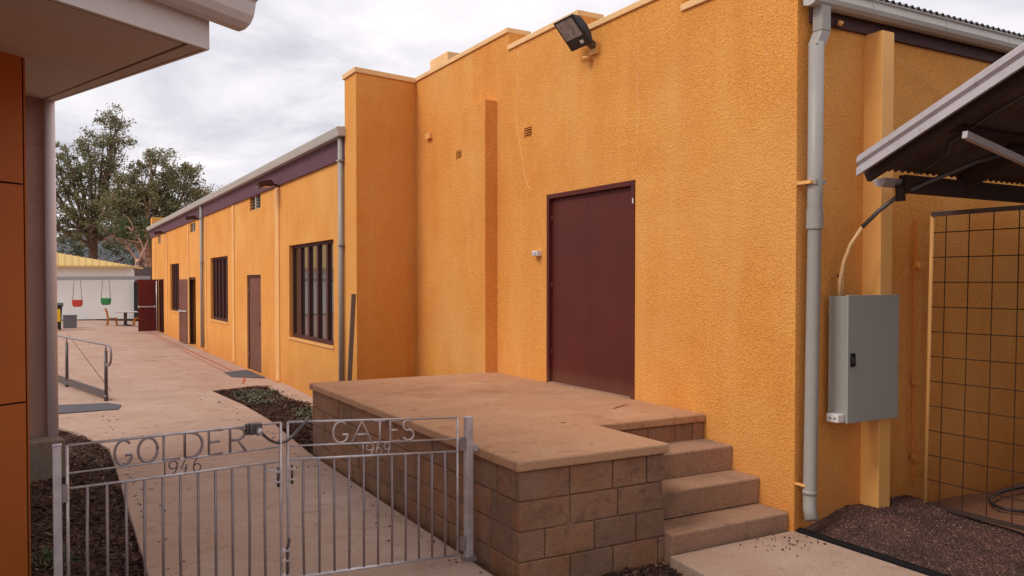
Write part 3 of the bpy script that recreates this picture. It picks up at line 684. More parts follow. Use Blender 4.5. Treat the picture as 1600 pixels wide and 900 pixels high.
GB, PB, uxb, nnb = gate_leaf('galvanised gate leaf with welded letters GATES and numerals 1969, sagging beside the block platform', (1.273, 5.002), (2.440, 5.066),
    (1.056, .910, .829, .105), (.979, .833, .748, .040),
    [('G', .243, .328), ('A', .349, .466), ('T', .477, .548), ('E', .574, .631), ('S', .650, .720)],
    [('1', .404, .424), ('9', .433, .477), ('6', .488, .524), ('9', .536, .574)], GALV)
# latches, drop bolt, hose loop over the two leaves
def latch(T, P, t, dz, arm):
    q = P(t, 2) + Vector((0, -.018, dz))
    o = MB().tube([q, q + Vector((0, 0, -.115))], .008, 8).build('drop_latch', STEEL, T)
    b_ = MB(); b_.box(q.x - .018, q.x + .018, q.y - .012, q.y + .022, q.z - .03, q.z - .018); b_.box(q.x - .016, q.x + .016, q.y - .012, q.y + .022, q.z - .09, q.z - .08)
    if arm: b_.bar(q + Vector((0, 0, -.02)), q + Vector((arm, 0, -.012)), .012, .012)
    b_.build('latch_arm', GALV, o)
latch(GA, PA, .982, -.03, -.06); latch(GB, PB, .018, -.03, 0)
q = PA(1, 3) + Vector((.03, -.02, 0))
MB().tube([q + Vector((0, 0, -.07)), q + Vector((0, 0, .22)), q + Vector((.012, 0, .25)), q + Vector((.012, 0, .275))], .008, 8).build('drop_bolt', STEEL, GA)
bb = MB()
for dz in (.05, .14, .20): bb.box(q.x - .035, q.x + .014, q.y - .012, q.y + .022, q.z + dz, q.z + dz + .010)
bb.build('bolt_guide', GALV, GA)
# fork latch: clamp on left leaf and a curved channel reaching over the right leaf
c0 = PA(.865, 0); f = MB(); f.box(c0.x - .035, c0.x + .035, c0.y - .035, c0.y + .02, c0.z - .05, c0.z + .014); f.box(c0.x - .052, c0.x - .038, c0.y - .03, c0.y + .015, c0.z - .05, c0.z + .012)
o = f.build('latch_clamp', STEEL, GA, .003); MB().tube([c0 + Vector((.0, -.05, -.035)), c0 + Vector((.03, -.05, -.03))], .022, 10).build('latch_bolt', GALV, o)
a0 = c0 + Vector((.0, -.045, .0)); e0 = PB(.095, 0) + Vector((0, -.03, .012))
pts = []
for i in range(13):
    t = i / 12; q = a0.lerp(e0, t); sag = .115 * math.sin(math.pi * (t ** .92)) if t < .99 else 0
    pts.append(q - Vector((0, 0, sag)))
MB().tube(pts, .0085, 8).build('latch_arm', STEEL, GA); MB().tube([p_ + Vector((.008, .022, .006)) for p_ in pts[5:]], .008, 8).build('latch_arm', GALVD, GA)
def post(label, x, y, h, w=.05):
    T = thing('gate_post', label, 'gate post', (x, y, 0), 'square galvanised gate posts')
    MB().box(x - w / 2, x + w / 2, y - w / 2, y + w / 2, -.1, h - .012).build('shaft', GALV, T, .005)
    MB().prism([(x - w / 2 - .002, y - w / 2 - .002, h - .012), (x + w / 2 + .002, y - w / 2 - .002, h - .012), (x + w / 2 + .002, y + w / 2 + .002, h - .012), (x - w / 2 - .002, y + w / 2 + .002, h - .012)], (0, 0, .012)).build('cap', GALV, T, .005)
    return T
PO = post('square galvanised gate post standing in the bark mulch at the left', .050, 4.885, 1.060, .042)
PO2 = post('square galvanised gate post bolted to the block platform', 2.512, 5.045, .985, .052)
MB().box(2.470, 2.555, 5.0, 5.09, .0, .03).build('base_plate', GALVD, PO2)
MB().box(2.540, 2.582, 5.04, 5.056, .745, .79).build('wall_bracket', GALV, PO2)
for z in (.80, .12): MB().box(2.442, 2.485, 5.02, 5.036, z - .04, z + .05).build('hinge', GALVD, PO2)
for z in (.80, .12): MB().box(.073, .098, 4.868, 4.884, z - .045, z + .045).build('hinge', GALVD, PO)

# ------------------------------------------------------------------ handrail and mats
T = thing('handrail', 'grey metal handrail with curled end on the concrete behind the left wall', 'handrail', (.55, 16, 0))
A, Bq = Vector((.852, 14.70, 0)), Vector((.35, 17.05, 0)); dr = (Bq - A).normalized(); Z_ = Vector((0, 0, 1)); far = A + dr * 7
rl = [A + Z_ * .90 - dr * .0, far + Z_ * .90]
curl = [A + Z_ * .90 + dr * .2] + [A - dr * (.12 + .16 * math.sin(R(a))) + Z_ * (.74 + .16 * math.cos(R(a))) for a in range(0, 190, 20)] + [A - dr * .06 + Z_ * .585]
MB().tube([far + Z_ * .9] + curl, .020, 10).build('rail', GALVD, T)
for k in range(4):
    q = A + dr * 2.4 * k
    o = MB().tube([q, q + Z_ * .80], .027, 10).build('post', STEEL, T); MB().tube([q + Z_ * .8, q + Z_ * .88], .013, 8).build('neck', GALVD, o); MB().tube([q, q + Z_ * .10], .034, 10).build('sleeve', STEEL, o)
MB().bar(A + Z_ * .10, far + Z_ * .10, .03, .12).build('kick_rail', STEEL, T)
tag(MB().prism([(-1.2, 13.45, .004), (.95, 13.60, .004), (1.02, 14.02, .004), (.86, 14.35, .004), (-1.2, 14.75, .004)], (0, 0, .010)).build('floor_mat', MAT), 'flat grey mat on the path below the handrail', 'mat')
tag(MB().prism([(3.33, 17.55, -.055), (3.93, 17.2, -.07), (3.93, 18.9, -.07), (3.36, 18.5, -.055)], (0, 0, .022)).build('door_mat', MAT), 'dark grey doormat lying before the closed brown hall door', 'mat')

# ------------------------------------------------------------------ building at the left
N = thing('clad_building', 'building with orange cladding panels, mauve block pier and broad white eaves', 'building', (-1, 7, 0))
l2 = Vector((-.826, -.563, 0)); O0 = Vector((-.085, 6.17, 0)); up = Vector((0, 0, 1)); inn = Vector((-.563, .826, 0))
core = MB().prism([O0 + l2 * .012 + inn * .03 + up * -.3, O0 + l2 * 5 + inn * .03 + up * -.3, O0 + l2 * 5 + inn * 2 + up * -.3, O0 + l2 * .012 + inn * .6 + up * -.3], (0, 0, 3.75)); core.build('backing', BLACK, N)
for z0, z1 in ((-.25, 1.125), (1.137, 2.520), (2.532, 3.48)):
    for a_, b_ in ((.028, 1.6), (1.615, 3.2), (3.215, 4.9)):
        MB().prism([O0 + l2 * a_ + up * z0, O0 + l2 * b_ + up * z0, O0 + l2 * b_ + inn * .012 + up * z0, O0 + l2 * a_ + inn * .012 + up * z0], (0, 0, z1 - z0)).build('cladding_panel', CLAD, N)
MB().prism([O0 - l2 * .02 + inn * .04 + up * -.25, O0 - l2 * .008 + inn * .04 + up * -.25, O0 - l2 * .008 + inn * .25 + up * -.25, O0 - l2 * .02 + inn * .25 + up * -.25], (0, 0, 3.7)).build('corner_trim', CLAD, N)
# block pier and its plinth
w2 = Vector((-.975, -.222, 0)); P0 = Vector((.085, 9.72, 0)); n2_ = Vector((-.222, .975, 0))
bm_ = MB(); rz = Matrix.Rotation(math.atan2(.222, .975), 4, 'Z')
for k in range(19):
    z = .335 + k * .1965; u = 0
    while u < 3:
        u0, u1 = max(0, u + .005), min(3, u + .385); u += .39
        if u1 - u0 < .02: continue
        bm_.prism([P0 + w2 * u0 + up * z, P0 + w2 * u1 + up * z, P0 + w2 * u1 + n2_ * .19 + up * z, P0 + w2 * u0 + n2_ * .19 + up * z], (0, 0, .186))
bm_.build('block_wall', MAUVE, N, .003, 1)
MB().prism([P0 + w2 * .008 + n2_ * .003 + up * .3, P0 + w2 * 3 + n2_ * .003 + up * .3, P0 + w2 * 3 + n2_ * .18 + up * .3, P0 + w2 * .008 + n2_ * .18 + up * .3], (0, 0, 3.8)).build('mortar', M('mortar_pale', (.46, .30, .26), .9).m, N)
Q0 = Vector((.175, 9.36, 0))
MB().prism([Q0 + up * -.3, Q0 + w2 * 3.2 + up * -.3, Q0 + w2 * 3.2 + n2_ * .9 + up * -.3, Q0 + n2_ * .9 + up * -.3], (0, 0, .632)).build('plinth', PLINTH, N, .01)
MB().tube([(.068, 9.63, .33), (.068, 9.63, 3.85)], .050, 16).build('downpipe', WPIPE, N)
# raking soffit, fascia, gutter
Cc = Vector((.69, 4.28, 3.04)); Pp = Vector((.11, 9.64, 3.745)); ve = Pp - Cc
v1 = ve * 1.5; ip = Cc + ve * .0
lv = [Cc, Cc + v1, Cc + v1 + l2 * 5.5, Cc + l2 * 5.5]
grv = .085; side = ve.normalized()
# verge board along the raking edge, thin gap, then the soffit sheet
vb = [Cc + l2 * .0, Cc + v1, Cc + v1 + l2 * grv, Cc + l2 * grv]
MB().prism(vb, (0, 0, .05)).build('verge_board', SOFF, N)
MB().prism([Cc + l2 * (grv + .024) + side * .06, Cc + v1 + l2 * (grv + .024), Cc + v1 + l2 * 5.5, Cc + l2 * 5.5 + side * .06], (0, 0, .02)).build('soffit', SOFF, N)
MB().prism([q + up * .0505 + l2 * .01 for q in lv], (0, 0, .28)).build('roof', GUT, N)
outv = Vector((.563, -.826, 0))
MB().prism([Cc + outv * .001 - up * .004, Cc + l2 * 5.5 + outv * .001 - up * .004, Cc + l2 * 5.5 + outv * .022 - up * .004, Cc + outv * .022 - up * .004], (0, 0, .27)).build('fascia', WHITE, N)
MB().prism([Cc - up * .004 - l2 * .001 + outv * .02, Cc + v1 - up * .004 - l2 * .001, Cc + v1 - l2 * .02 - up * .004, Cc - l2 * .02 - up * .004 + outv * .02], (0, 0, .30)).build('bargeboard', WHITE, N)
gp = [(.024, .135), (.06, .122), (.10, .128), (.135, .150), (.158, .185), (.168, .225), (.172, .250), (.190, .262), (.190, .270), (.024, .270)]
g0 = Cc - l2 * .18
MB().prism([g0 + outv * a_ + up * b_ for a_, b_ in gp], l2 * 5.6).build('gutter', WHITE, N, .004)
oc = Cc + ve * .30 + l2 * .95
nrm = (ve.cross(l2)).normalized(); nrm = nrm if nrm.z < 0 else -nrm
MB().tube([oc - nrm * .01, oc + nrm * .006], .075, 20).build('downlight', WHITE, N)

# ------------------------------------------------------------------ carport at the right
K = thing('carport', 'open lean-to with pale zinc roof edge over the meter box corner', 'carport', (7, 2.5, 0))
sl_ = .452; z_at = lambda y: 2.745 + (3.98 - y) * sl_
corrugated(5.13, 11.4, 4.0, z_at(4.0), 1.2, z_at(1.2), .010).build('roof', UNDER, K)
corrugated(5.13, 11.4, 1.2, z_at(1.2), -1.4, z_at(1.2) - 2.6 * sl_, .010).build('roof', UNDER, K)
def rake(y0_, z0_, y1_, z1_):
    s_ = MB(); prof = [(-.055, -.085), (-.050, -.03), (-.030, -.012), (-.052, .008), (-.050, .045), (-.025, .066), (.03, .070), (.09, .055), (.09, .03), (.02, .045), (-.01, .03), (-.018, -.08)]
    return s_.prism([(5.10 + a_, y0_, z0_ + b_ - .02) for a_, b_ in prof], (0, y1_ - y0_, z1_ - z0_))
rake(3.94, z_at(3.94), 1.2, z_at(1.2)).build('barge_capping', ZINC, K)
rake(-1.4, z_at(1.2) - 2.6 * sl_, 1.2, z_at(1.2)).build('barge_capping', ZINC, K)
MB().bar((5.17, 3.95, z_at(3.95) - .085), (5.17, 1.25, z_at(1.25) - .085), .04, .11).build('rafter', TIMB, K)
for x in (6.3, 7.5, 8.7): MB().bar((x, 3.95, z_at(3.95) - .09), (x, 1.25, z_at(1.25) - .09), .045, .12).build('rafter', TIMB, K)
for y in (3.45, 2.75, 2.05, 1.4): MB().bar((5.2, y, z_at(y) - .045), (9.4, y, z_at(y) - .045), .05, .05).build('purlin', TIMB, K)
MB().box(5.55, 11.4, 3.90, 3.96, 2.565, 2.695).build('beam', TIMB, K)
hg = [(3.985 + .055 * math.cos(R(a)), 2.665 + .062 * math.sin(R(a))) for a in range(180, 361, 15)]
MB().prism([(5.36, y, z) for y, z in hg] + [(5.36, 4.036, 2.667), (5.36, 3.934, 2.667)][0:0], (.32, 0, 0)).build('gutter', ZINC, K)
MB().tube([(5.52, 3.93, 2.62), (5.535, 3.93, 2.50)], .034, 12).build('spout', TIMB, K)
MB().bar((5.14, 3.2, 2.845), (6.9, 3.2, 2.52), .035, .045).build('brace', ZINC, K)
MB().box(5.6, 11.4, -1.35, -1.25, -.3, 2.6).build('shade_wall', UNDER, K); MB().box(11.3, 11.4, -1.2, 4.0, -.3, 2.6).build('shade_wall', UNDER, K)  # unseen walls added to darken the space under the carport
for x, y in ((9.3, 3.9), (5.75, -1.3)): MB().box(x - .04, x + .04, y - .04, y + .04, -.3, 2.57).build('post', TIMB, K)
MB().tube([(5.62, 3.86, 2.70), (5.72, 3.70, 2.82), (5.60, 3.58, 2.90), (5.56, 3.3, 3.02), (5.6, 2.9, 3.2)], .009, 8).build('cable', STEEL, K)
V_ = thing('shade_building', 'brown brick building facing the hall across the path', 'building', (6, -4, 0))  # out of view, added to hold light off the south faces
MB().box(5.5, 16, -8, -5.0, -.3, 2.7).build('wall', M('shade_building_brown', (.20, .11, .07), .9).m, V_)
MB().prism([(5.0, -4.5, 2.7), (5.0, -4.5, 2.8), (5.0, -6.5, 3.5), (5.0, -8.5, 2.8), (5.0, -8.5, 2.7)], (15, 0, 0)).build('roof', ROOF, V_)
# mesh gate
T = thing('mesh_gate', 'steel mesh panel in an orange pipe frame standing against the south wall', 'mesh gate', (6.24, 3.5, .1))
lean = .055
def mp(y, z): return Vector((6.22 + lean * (z - .1) / 2.35, y, z))
fr = MB(); fr.tube([mp(4.17, .06), mp(4.17, 2.44)], .016, 10); fr.build('frame', OR_SM, T)
MB().bar(mp(4.17, 2.45), mp(2.6, 2.45), .035, .035).build('top_rail', STEEL, T)
MB().bar(mp(4.17, .10), mp(2.6, .10), .03, .03).build('bottom_rail', TIMB, T)
MB().tube([mp(2.6, .06), mp(2.6, 2.44)], .019, 10).build('frame', OR_SM, T)
wr = MB()
for k in range(1, 9): y = 4.17 - .19 * k + .07; wr.tube([mp(y, .10), mp(y, 2.44)], .0042, 5, False)
for k in range(0, 12): z = 2.30 - .2 * k; wr.tube([mp(4.16, z), mp(2.6, z)], .0042, 5, False)
wr.build('wire_mesh', M('mesh_rust', (.050, .020, .012), .85, spec=.1).m, T)
MB().box(6.36, 6.42, 4.355, 4.397, .22, 2.42).build('jamb', OCHRE, T)
for z in (.42, 1.05, 2.02): MB().box(6.30, 6.37, 4.29, 4.354, z, z + .05).build('hinge', OCHRE, T)
hp = [(8.6, 3.9, .05), (8.0, 4.12, .06), (7.4, 4.18, .06), (7.0, 4.10, .05), (6.86, 3.95, .04), (6.90, 3.80, .035), (7.1, 3.66, .03), (7.6, 3.45, .03), (8.4, 3.3, .03)]
def smooth_path(p_, k=6):
    p_ = [Vector(q) for q in p_]; o_ = []
    for i in range(len(p_) - 1):
        a_, b_, c_, d_ = p_[max(i - 1, 0)], p_[i], p_[i + 1], p_[min(i + 2, len(p_) - 1)]
        for j_ in range(k):
            t_ = j_ / k; o_.append(.5 * ((2 * b_) + (c_ - a_) * t_ + (2 * a_ - 5 * b_ + 4 * c_ - d_) * t_ ** 2 + (3 * b_ - a_ - 3 * c_ + d_) * t_ ** 3))
    return o_ + [p_[-1]]
tag(MB().tube(smooth_path(hp), .013, 10).build('garden_hose', HOSE), 'black hose looped on the red earth behind the mesh panel', 'hose')

# ------------------------------------------------------------------ far yard
T = thing('white_shed', 'long white building with cream hipped roof at the end of the yard', 'shed', (0, 47, 0))
wv = [(-14, 49.5), (3.93, 46.1), (4.4, 50.5), (-13, 54)]
MB().prism([(x, y, -.06) for x, y in wv], (0, 0, 2.63)).build('wall', SHEDW, T)
sb = MB()
for k in range(13): sb.prism([(-14, 49.495, .05 + k * .2), (3.94, 46.095, .05 + k * .2), (3.94, 46.09, .05 + k * .2), (-14, 49.49, .05 + k * .2)], (0, 0, .196))
sb.build('cladding', SHEDW, T)
MB().prism([(-14, 49.46, -.06), (3.95, 46.06, -.06), (3.95, 46.09, -.06), (-14, 49.49, -.06)], (0, 0, .1)).build('skirting', TIMB, T)
ro = MB(); e_ = [(-14.5, 49.2, 2.73), (3.85, 45.6, 2.73), (4.9, 51, 2.73), (-13, 54.6, 2.73)]
ro.add([(*q[:2], q[2]) for q in e_] + [(-14.5, 49.2, 2.64), (3.85, 45.6, 2.64), (4.9, 51, 2.64), (-13, 54.6, 2.64)] + [(-6.5, 50.4, 4.75), (-12, 51.4, 4.75)],
       [(0, 1, 8, 9), (1, 2, 8), (2, 3, 9, 8), (3, 0, 9), (0, 4, 5, 1), (1, 5, 6, 2), (2, 6, 7, 3), (3, 7, 4, 0), (4, 7, 6, 5)])
ro.build('roof', CREAM, T)
ribs = MB()
for k in range(60):
    x = 3.6 - k * .3; t = (3.85 - x) / (3.85 + 14.5); a_ = Vector((x, 45.6 + 3.6 * t, 2.745)); 
    s_ = min(1, (3.85 - x) / 10.35); top_ = Vector((-6.5, 50.4, 4.75)); b_ = Vector((3.85, 45.6, 2.745)).lerp(top_, s_) if s_ < 1 else Vector((x, 50.4 + (-6.5 - x) * .18, 4.75))
    ribs.bar(a_, Vector((b_.x, b_.y, b_.z + .01)), .04, .03)
ribs.build('roof_ribs', CREAM, T)
tag(MB().prism([(3.96, 45.8, -.08), (6.5, 45.3, -.08), (6.5, 45.4, -.08), (3.96, 45.9, -.08)], (0, 0, 2.0)).build('dark_fence', M('fence_dark', (.02, .022, .026), .8).m), 'tall dark fence panel between white shed and hall', 'fence')
T = thing('swing_frame', 'grey swing frame with long top beam across the far yard', 'swing frame', (1, 42.4, 0))
b0, b1 = Vector((-7, 46.6, 2.02)), Vector((4.25, 41.25, 2.10))
MB().bar(b0, b1, .14, .17).build('beam', BEAM, T)
for q in (b0.lerp(b1, .02), b0.lerp(b1, .985)):
    for s_ in (-.55, .55): MB().tube([(q.x, q.y, 1.98), (q.x + s_ * .4, q.y + s_, -.05)], .04, 8).build('leg', BEAM, T)
def swing(x, y, zb, mat, lab):
    t = thing('toddler_swing', lab, 'swing', (x, y, zb), 'plastic bucket swings')
    o = MB(); pr_ = [(-.20, .20), (-.20, .02), (-.12, -.16), (.12, -.16), (.20, .02), (.20, .20), (.15, .20), (.15, .04), (-.15, .04), (-.15, .20)]
    sh = MB().prism([(x + a_ * .92, y - .13 - a_ * .3, zb + .14 + b_) for a_, b_ in ((-.2, .18), (-.19, -.04), (-.13, -.14), (.13, -.14), (.19, -.04), (.2, .18))], (.10, .26, 0))
    sh.build('seat', mat, t, .03)
    for s_ in (-1, 1): MB().tube([(x + .19 * s_ + .05, y, zb + .3), (x + .13 * s_ + .05, y, 2.0)], .011, 6).build('chain', STEEL, t)
def onbeam(x): t = (x - b0.x) / (b1.x - b0.x); return b0.lerp(b1, t).y
swing(1.28, onbeam(1.28), .78, SWR, 'red plastic bucket swing hanging from the grey beam')
swing(2.42, onbeam(2.42), .86, SWG, 'green plastic bucket swing hanging from the grey beam')
T = thing('wheelie_bin', 'dark green wheelie bin with yellow sticker beside the grey crate', 'bin', (.33, 37.4, 0))
MB().add([(x * (.24 if z < .5 else .30) + .33, y * (.26 if z < .5 else .34) + 37.4, z) for z in (.05, .95) for x, y in ((-1, -1), (1, -1), (1, 1), (-1, 1))], [(3, 2, 1, 0), (4, 5, 6, 7), (0, 1, 5, 4), (1, 2, 6, 5), (2, 3, 7, 6), (3, 0, 4, 7)]).build('body', BIN, T, .02)
MB().prism([(.01, 37.02, .952), (.01, 37.8, .952), (.01, 37.8, 1.03), (.01, 37.3, 1.09), (.01, 37.02, 1.0)], (.66, 0, 0)).build('lid', BIN, T, .02)
MB().box(.38, .56, 37.068, 37.09, .35, .85).build('sticker', YEL, T)
for x in (.10, .56): MB().tube([(x - .03, 37.68, .1), (x + .03, 37.68, .1)], .1, 14).build('wheel', PLK, T)
MB().box(.68, 1.18, 38.7, 39.2, -.04, .50).build('crate_t', BOXB)
o = bpy.data.objects['crate_t']; o.name = 'storage_crate'; tag(o, 'low square grey crate between the bin and the table', 'crate')
lid = MB().box(.66, 1.20, 38.68, 39.22, .502, .54).build('lid', BOXB, o)
T = thing('play_table', 'small pale table on one dark pedestal between the two orange chairs', 'table', (3.14, 40.4, 0))
MB().box(2.68, 3.62, 40.0, 40.8, .56, .60).build('tabletop', TAB, T, .01)
MB().tube([(3.14, 40.4, 0), (3.14, 40.4, .56)], .07, 10).build('pedestal', STEEL, T); MB().tube([(3.14, 40.4, -.05), (3.14, 40.4, .02)], .26, 16).build('base', STEEL, T)
def chair(x, y, s_, lab):
    t = thing('play_chair', lab, 'chair', (x, y, 0), 'orange moulded chairs')
    MB().box(x - .20, x + .20, y - .2, y + .2, .29, .33).build('seat', CHAIR, t, .012)
    MB().prism([(x - s_ * .20, y - .19, .30), (x - s_ * .24, y - .19, .55), (x - s_ * .30, y - .19, .74), (x - s_ * .25, y - .19, .78), (x - s_ * .17, y - .19, .60), (x - s_ * .14, y - .19, .33)], (0, .38, 0)).build('backrest', CHAIR, t, .015)
    for a_ in (-1, 1):
        for b_ in (-1, 1): MB().bar((x + a_ * .15, y + b_ * .15, .29), (x + a_ * .2, y + b_ * .19, -.03), .07, .05).build('leg', CHAIR, t)
chair(2.62, 40.6, 1, 'orange moulded chair left of the small pedestal table')
chair(3.62, 39.9, -1, 'orange moulded chair partly behind the open red door')
# distant tan outbuilding
T = thing('outbuilding', 'reddish brick outbuilding with dark roof behind the dark fence', 'building', (6, 56, 0))
MB().box(4.7, 9, 56, 60, -.3, 2.1).build('wall', M('brick_far', (.30, .15, .09), .9).m, T)
MB().prism([(4.4, 55.6, 2.9), (9.3, 55.6, 2.9), (9.3, 58, 3.9), (9.3, 60.4, 2.9), (4.4, 60.4, 2.9), (4.4, 58, 3.9)][0:0] or [(4.4, 55.6, 2.1), (4.4, 60.4, 2.1), (4.4, 58, 2.9)], (5, 0, 0)).build('roof', TIMB, T)

# ------------------------------------------------------------------ hills
h = MB(); n = 90; vs = []; fs = []
for i in range(n + 1):
    x = -260 + 620 * i / n
    hh = 17 + 5 * math.sin(i * .17 + 1) + 3 * math.sin(i * .45) + 1.3 * math.sin(i * 1.3)
    for y, z in ((240, -2), (275, hh * .45), (310, hh * .85), (335, hh), (400, -2)): vs.append((x + 3 * math.sin(y + i), y + 6 * math.sin(i * .7 + y), z + (math.sin(i * 2.1 + y) if 0 < z < hh else 0)))
for i in range(n):
    for k in range(4): a = i * 5 + k; fs.append((a, a + 5, a + 6, a + 1))
tag(h.add(vs, fs, True).build('hills', HILL), kind='structure')

# ------------------------------------------------------------------ trees and plants
def leaves(blobs, per, clump, size, rnd, droop=.6):
    mb = MB()
    for (bx_, by_, bz_, br_) in blobs:
        nc = max(3, int(clump * br_ * br_))
        for _ in range(nc):
            while True:
                u = Vector([rnd.uniform(-1, 1) for _ in range(3)])
                if .2 < u.length < 1: break
            c = Vector((bx_, by_, bz_)) + Vector((u.x * br_, u.y * br_, u.z * br_ * .92)); cr_ = rnd.uniform(.22, .5) * min(1, br_)
            for _ in range(int(per * rnd.uniform(.5, 1.3))):
                q = c + Vector((rnd.gauss(0, cr_ * .55), rnd.gauss(0, cr_ * .55), rnd.gauss(0, cr_ * .42)))
                d = Vector((rnd.gauss(0, 1), rnd.gauss(0, 1), rnd.gauss(-droop, .7))).normalized(); s_ = d.orthogonal().normalized()
                s_ = (Matrix.Rotation(rnd.uniform(0, 6.28), 3, d) @ s_); l_ = rnd.uniform(*size); w_ = l_ * .2
                mb.add([q - d * l_ * .5, q + s_ * w_, q + d * l_ * .5, q - s_ * w_], [(0, 1, 2, 3)])
    return mb
def limb(mb, a, b, r0, r1, rnd, k=7, w=.25):
    a, b = Vector(a), Vector(b); pts = []; rs = []
    off = Vector((rnd.gauss(0, w), rnd.gauss(0, w), 0))
    for i in range(k + 1):
        t = i / k; pts.append(a.lerp(b, t) + off * math.sin(math.pi * t) + Vector((rnd.gauss(0, .04), rnd.gauss(0, .04), 0)) * (0 < i < k)); rs.append(r0 + (r1 - r0) * t)
    mb.tube(pts, rs, 8); return pts
def gum(name, label, base, fork, blobs, bark, leaf, r0, per=44, clump=17, size=(.13, .27), seed=1, group='gum trees behind the white shed'):
    rnd = random.Random(seed); t = thing(name, label, 'tree', base, group)
    tr = MB(); limb(tr, base, fork, r0, r0 * .75, rnd); tr.build('trunk', bark, t)
    br_ = MB()
    for bx_, by_, bz_, rr_ in blobs:
        tip = Vector((bx_, by_, bz_)); st = Vector(base).lerp(Vector(fork), rnd.uniform(.75, 1)); p_ = limb(br_, st, tip, r0 * .45, .035, rnd, 8, .35)
        for _ in range(9):
            s_ = p_[rnd.randint(4, 8)]; e2 = tip + Vector([rnd.uniform(-1, 1) * rr_ for _ in range(3)]); limb(br_, s_, e2, .035, .010, rnd, 4, .12)
    br_.build('branches', bark, t)
    leaves(blobs, per, clump, size, rnd).build('crown', leaf, t)
    return t
A_bl = [(4.75, 66.66, 13.9, 1.0), (4.3, 66.8, 13.0, 1.2), (4.9, 66.48, 12.2, .9), (3.81, 67.04, 11.6, 1.45), (2.37, 67.81, 10.3, 1.5), (1.35, 68.35, 8.9, 1.4), (3.37, 67.2, 9.6, 1.6), (.4, 68.3, 10.2, 1.1),
        (2.2, 67.2, 7.4, 1.7), (4.0, 66.6, 7.6, 1.6), (5.18, 66.16, 7.6, 1.4), (1.12, 68.41, 6.4, 1.5), (-.8, 68.8, 7.6, 1.6), (3.3, 66.6, 5.9, 1.6), (1.58, 68.28, 11.3, .7), (4.9, 66.5, 5.6, 1.5), (.2, 68.5, 8.6, 1.6), (2.6, 67.5, 8.9, 1.5), (-.2, 68.6, 5.8, 1.6), (5.2, 66.2, 9.4, .9), (2.9, 67.3, 11.9, 1.0), (.9, 68.2, 11.2, .8), (4.4, 66.4, 10.4, 1.1)]
gum('gum_tree', 'tall eucalyptus with a high thin spire of foliage, brown fork showing', (3.0, 67.3, -.3), (3.2, 67.3, 5.6), A_bl, BARK, LEAF, .34, 40, 15, seed=3)
B_bl = [(7.76, 62.46, 9.9, 1.35), (8.73, 61.88, 8.8, 1.25), (6.9, 62.98, 8.6, 1.4), (9.3, 61.63, 7.5, 1.0), (8.3, 62.2, 7.1, 1.3), (6.4, 63.5, 6.9, 1.5), (7.61, 62.47, 5.8, 1.2), (6.8, 63.0, 10.9, .7), (9.0, 61.9, 9.8, .7), (5.6, 63.6, 7.9, 1.3), (5.0, 63.8, 8.8, 1.0), (6.0, 63.2, 9.6, .8), (9.9, 61.2, 7.9, .7), (10.2, 61.2, 6.9, .7), (4.6, 64, 7.2, 1.3), (5.2, 63.8, 6.2, 1.4), (7.2, 62.8, 7.6, 1.5), (8.7, 62, 5.6, 1.3), (5.8, 63.2, 5.2, 1.3), (9.7, 61.4, 6.0, .9)]
gum('gum_tree', 'spreading eucalyptus with round crown just left of the hall roof', (6.0, 63.6, -.3), (6.5, 63.2, 4.4), B_bl, BARKP, LEAF, .26, 44, 26, seed=8)
P_bl = [(4.9, 60.2, 5.6, .8), (6.3, 60, 5.2, .9), (4.1, 60.6, 5.0, .8)]
gum('gum_tree', 'low gum with mottled pink limbs leaning behind the dark fence', (5.9, 60.0, -.3), (5.5, 60.1, 3.4), P_bl, BARKP, LEAFG, .24, seed=5)
G_bl = [(-1.5, 72, 4.6, 2.4), (2.0, 71, 4.0, 2.0), (5.5, 70, 3.8, 1.9), (-5.5, 73, 5.0, 2.5), (9.0, 70, 3.8, 1.8)]
gum('bushy_tree', 'dark green bushy tree low behind the cream shed roof', (1.5, 71.5, -.3), (1.5, 71.5, 2), G_bl, BARK, LEAFG, .25, 44, 12, seed=12, group=None)
gum('gum_tree', 'distant gum whose top just clears the hall eaves', (13.2, 77, -.3), (13.2, 77, 6), [(13.2, 77, 9.6, 1.2), (14.2, 76.5, 9.0, 1.1), (12.4, 77, 8.6, 1.2)], BARK, LEAF, .25, seed=14)
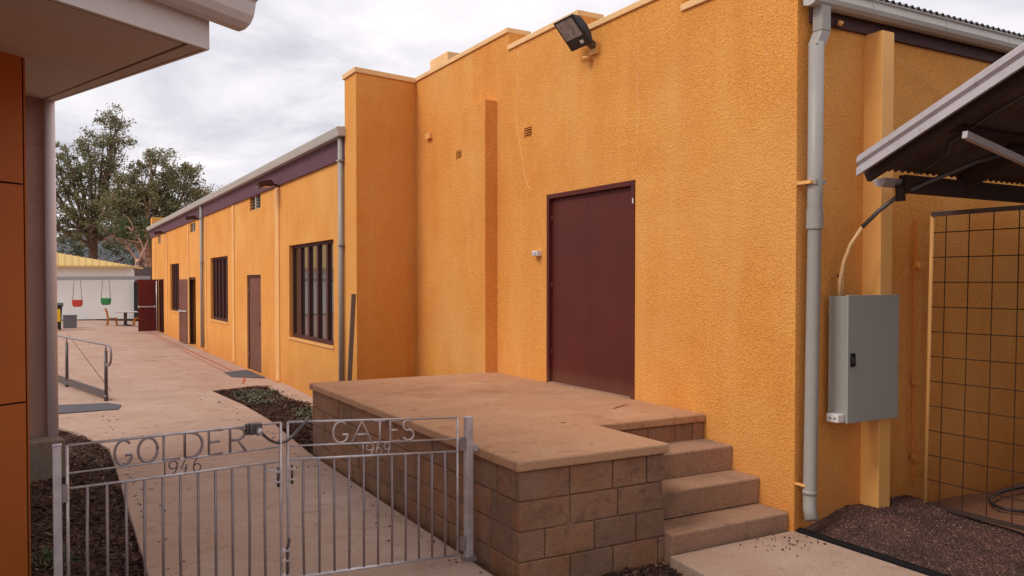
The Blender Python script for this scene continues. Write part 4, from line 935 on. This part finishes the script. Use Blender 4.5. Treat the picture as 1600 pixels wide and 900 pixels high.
def weed(x, y, z, r_, n_, lab, mat, seed, group):
    rnd = random.Random(seed); mb = MB()
    for _ in range(n_):
        a_ = rnd.uniform(0, 6.28); d_ = Vector((math.cos(a_), math.sin(a_), rnd.uniform(.1, 1.6))).normalized(); l_ = r_ * rnd.uniform(.10, .34)
        b_ = Vector((x + rnd.gauss(0, r_ * .5), y + rnd.gauss(0, r_ * .6), z + rnd.uniform(0, r_ * .35))); s_ = Vector((-math.sin(a_), math.cos(a_), 0)) * l_ * .16
        if mat is WEED: mb.tube([(x, y, z - .02), b_ + d_ * l_ * .1], .0025, 4)
        mb.add([b_ - s_, b_ + s_, b_ + d_ * l_ + s_ * .9 - Vector((0, 0, .1 * l_)), b_ + d_ * l_ * 1.25 - Vector((0, 0, .2 * l_)), b_ + d_ * l_ - s_ * .9 - Vector((0, 0, .1 * l_))], [(0, 1, 2, 3, 4)])
    tag(mb.build('garden_plant', mat), lab, 'plant', group)
GP = 'small plants in the bark beds'
weed(.02, 6.55, -.05, .16, 150, 'leafy green plant in the bark against the orange panel edge', WEED, 1, GP)
weed(.26, 5.10, -.05, .10, 70, 'small green tuft in the bark at the foot of the left gate leaf', WEED, 2, GP)
weed(.42, 5.02, -.05, .07, 35, 'tiny green tuft just behind the third gate bar from the left', WEED, 4, GP)
mb = MB(); rnd = random.Random(31)
for x, y, r_ in ((3.05, 13.9, .34), (3.35, 14.9, .28), (3.50, 12.3, .30), (3.35, 11.5, .26), (2.95, 14.6, .15)):
    for _ in range(420):
        px_, py_ = x + rnd.gauss(0, r_ * .5), y + rnd.gauss(0, r_ * .8); b_ = Vector((px_, py_, zr(px_, py_) + rnd.uniform(0, .07)))
        a_ = rnd.uniform(0, 6.28); d_ = Vector((math.cos(a_), math.sin(a_), rnd.uniform(-.1, 1.2))).normalized() * rnd.uniform(.02, .08); w_ = Vector((-d_.y, d_.x, 0)) * .3
        mb.add([b_ - w_ * .3, b_ + d_ * .5 - w_, b_ + d_, b_ + d_ * .5 + w_], [(0, 1, 2, 3)])
tag(mb.build('ground_cover', SAGE), 'low sage green ground cover in the bed before the hall', 'ground cover', kind='stuff')
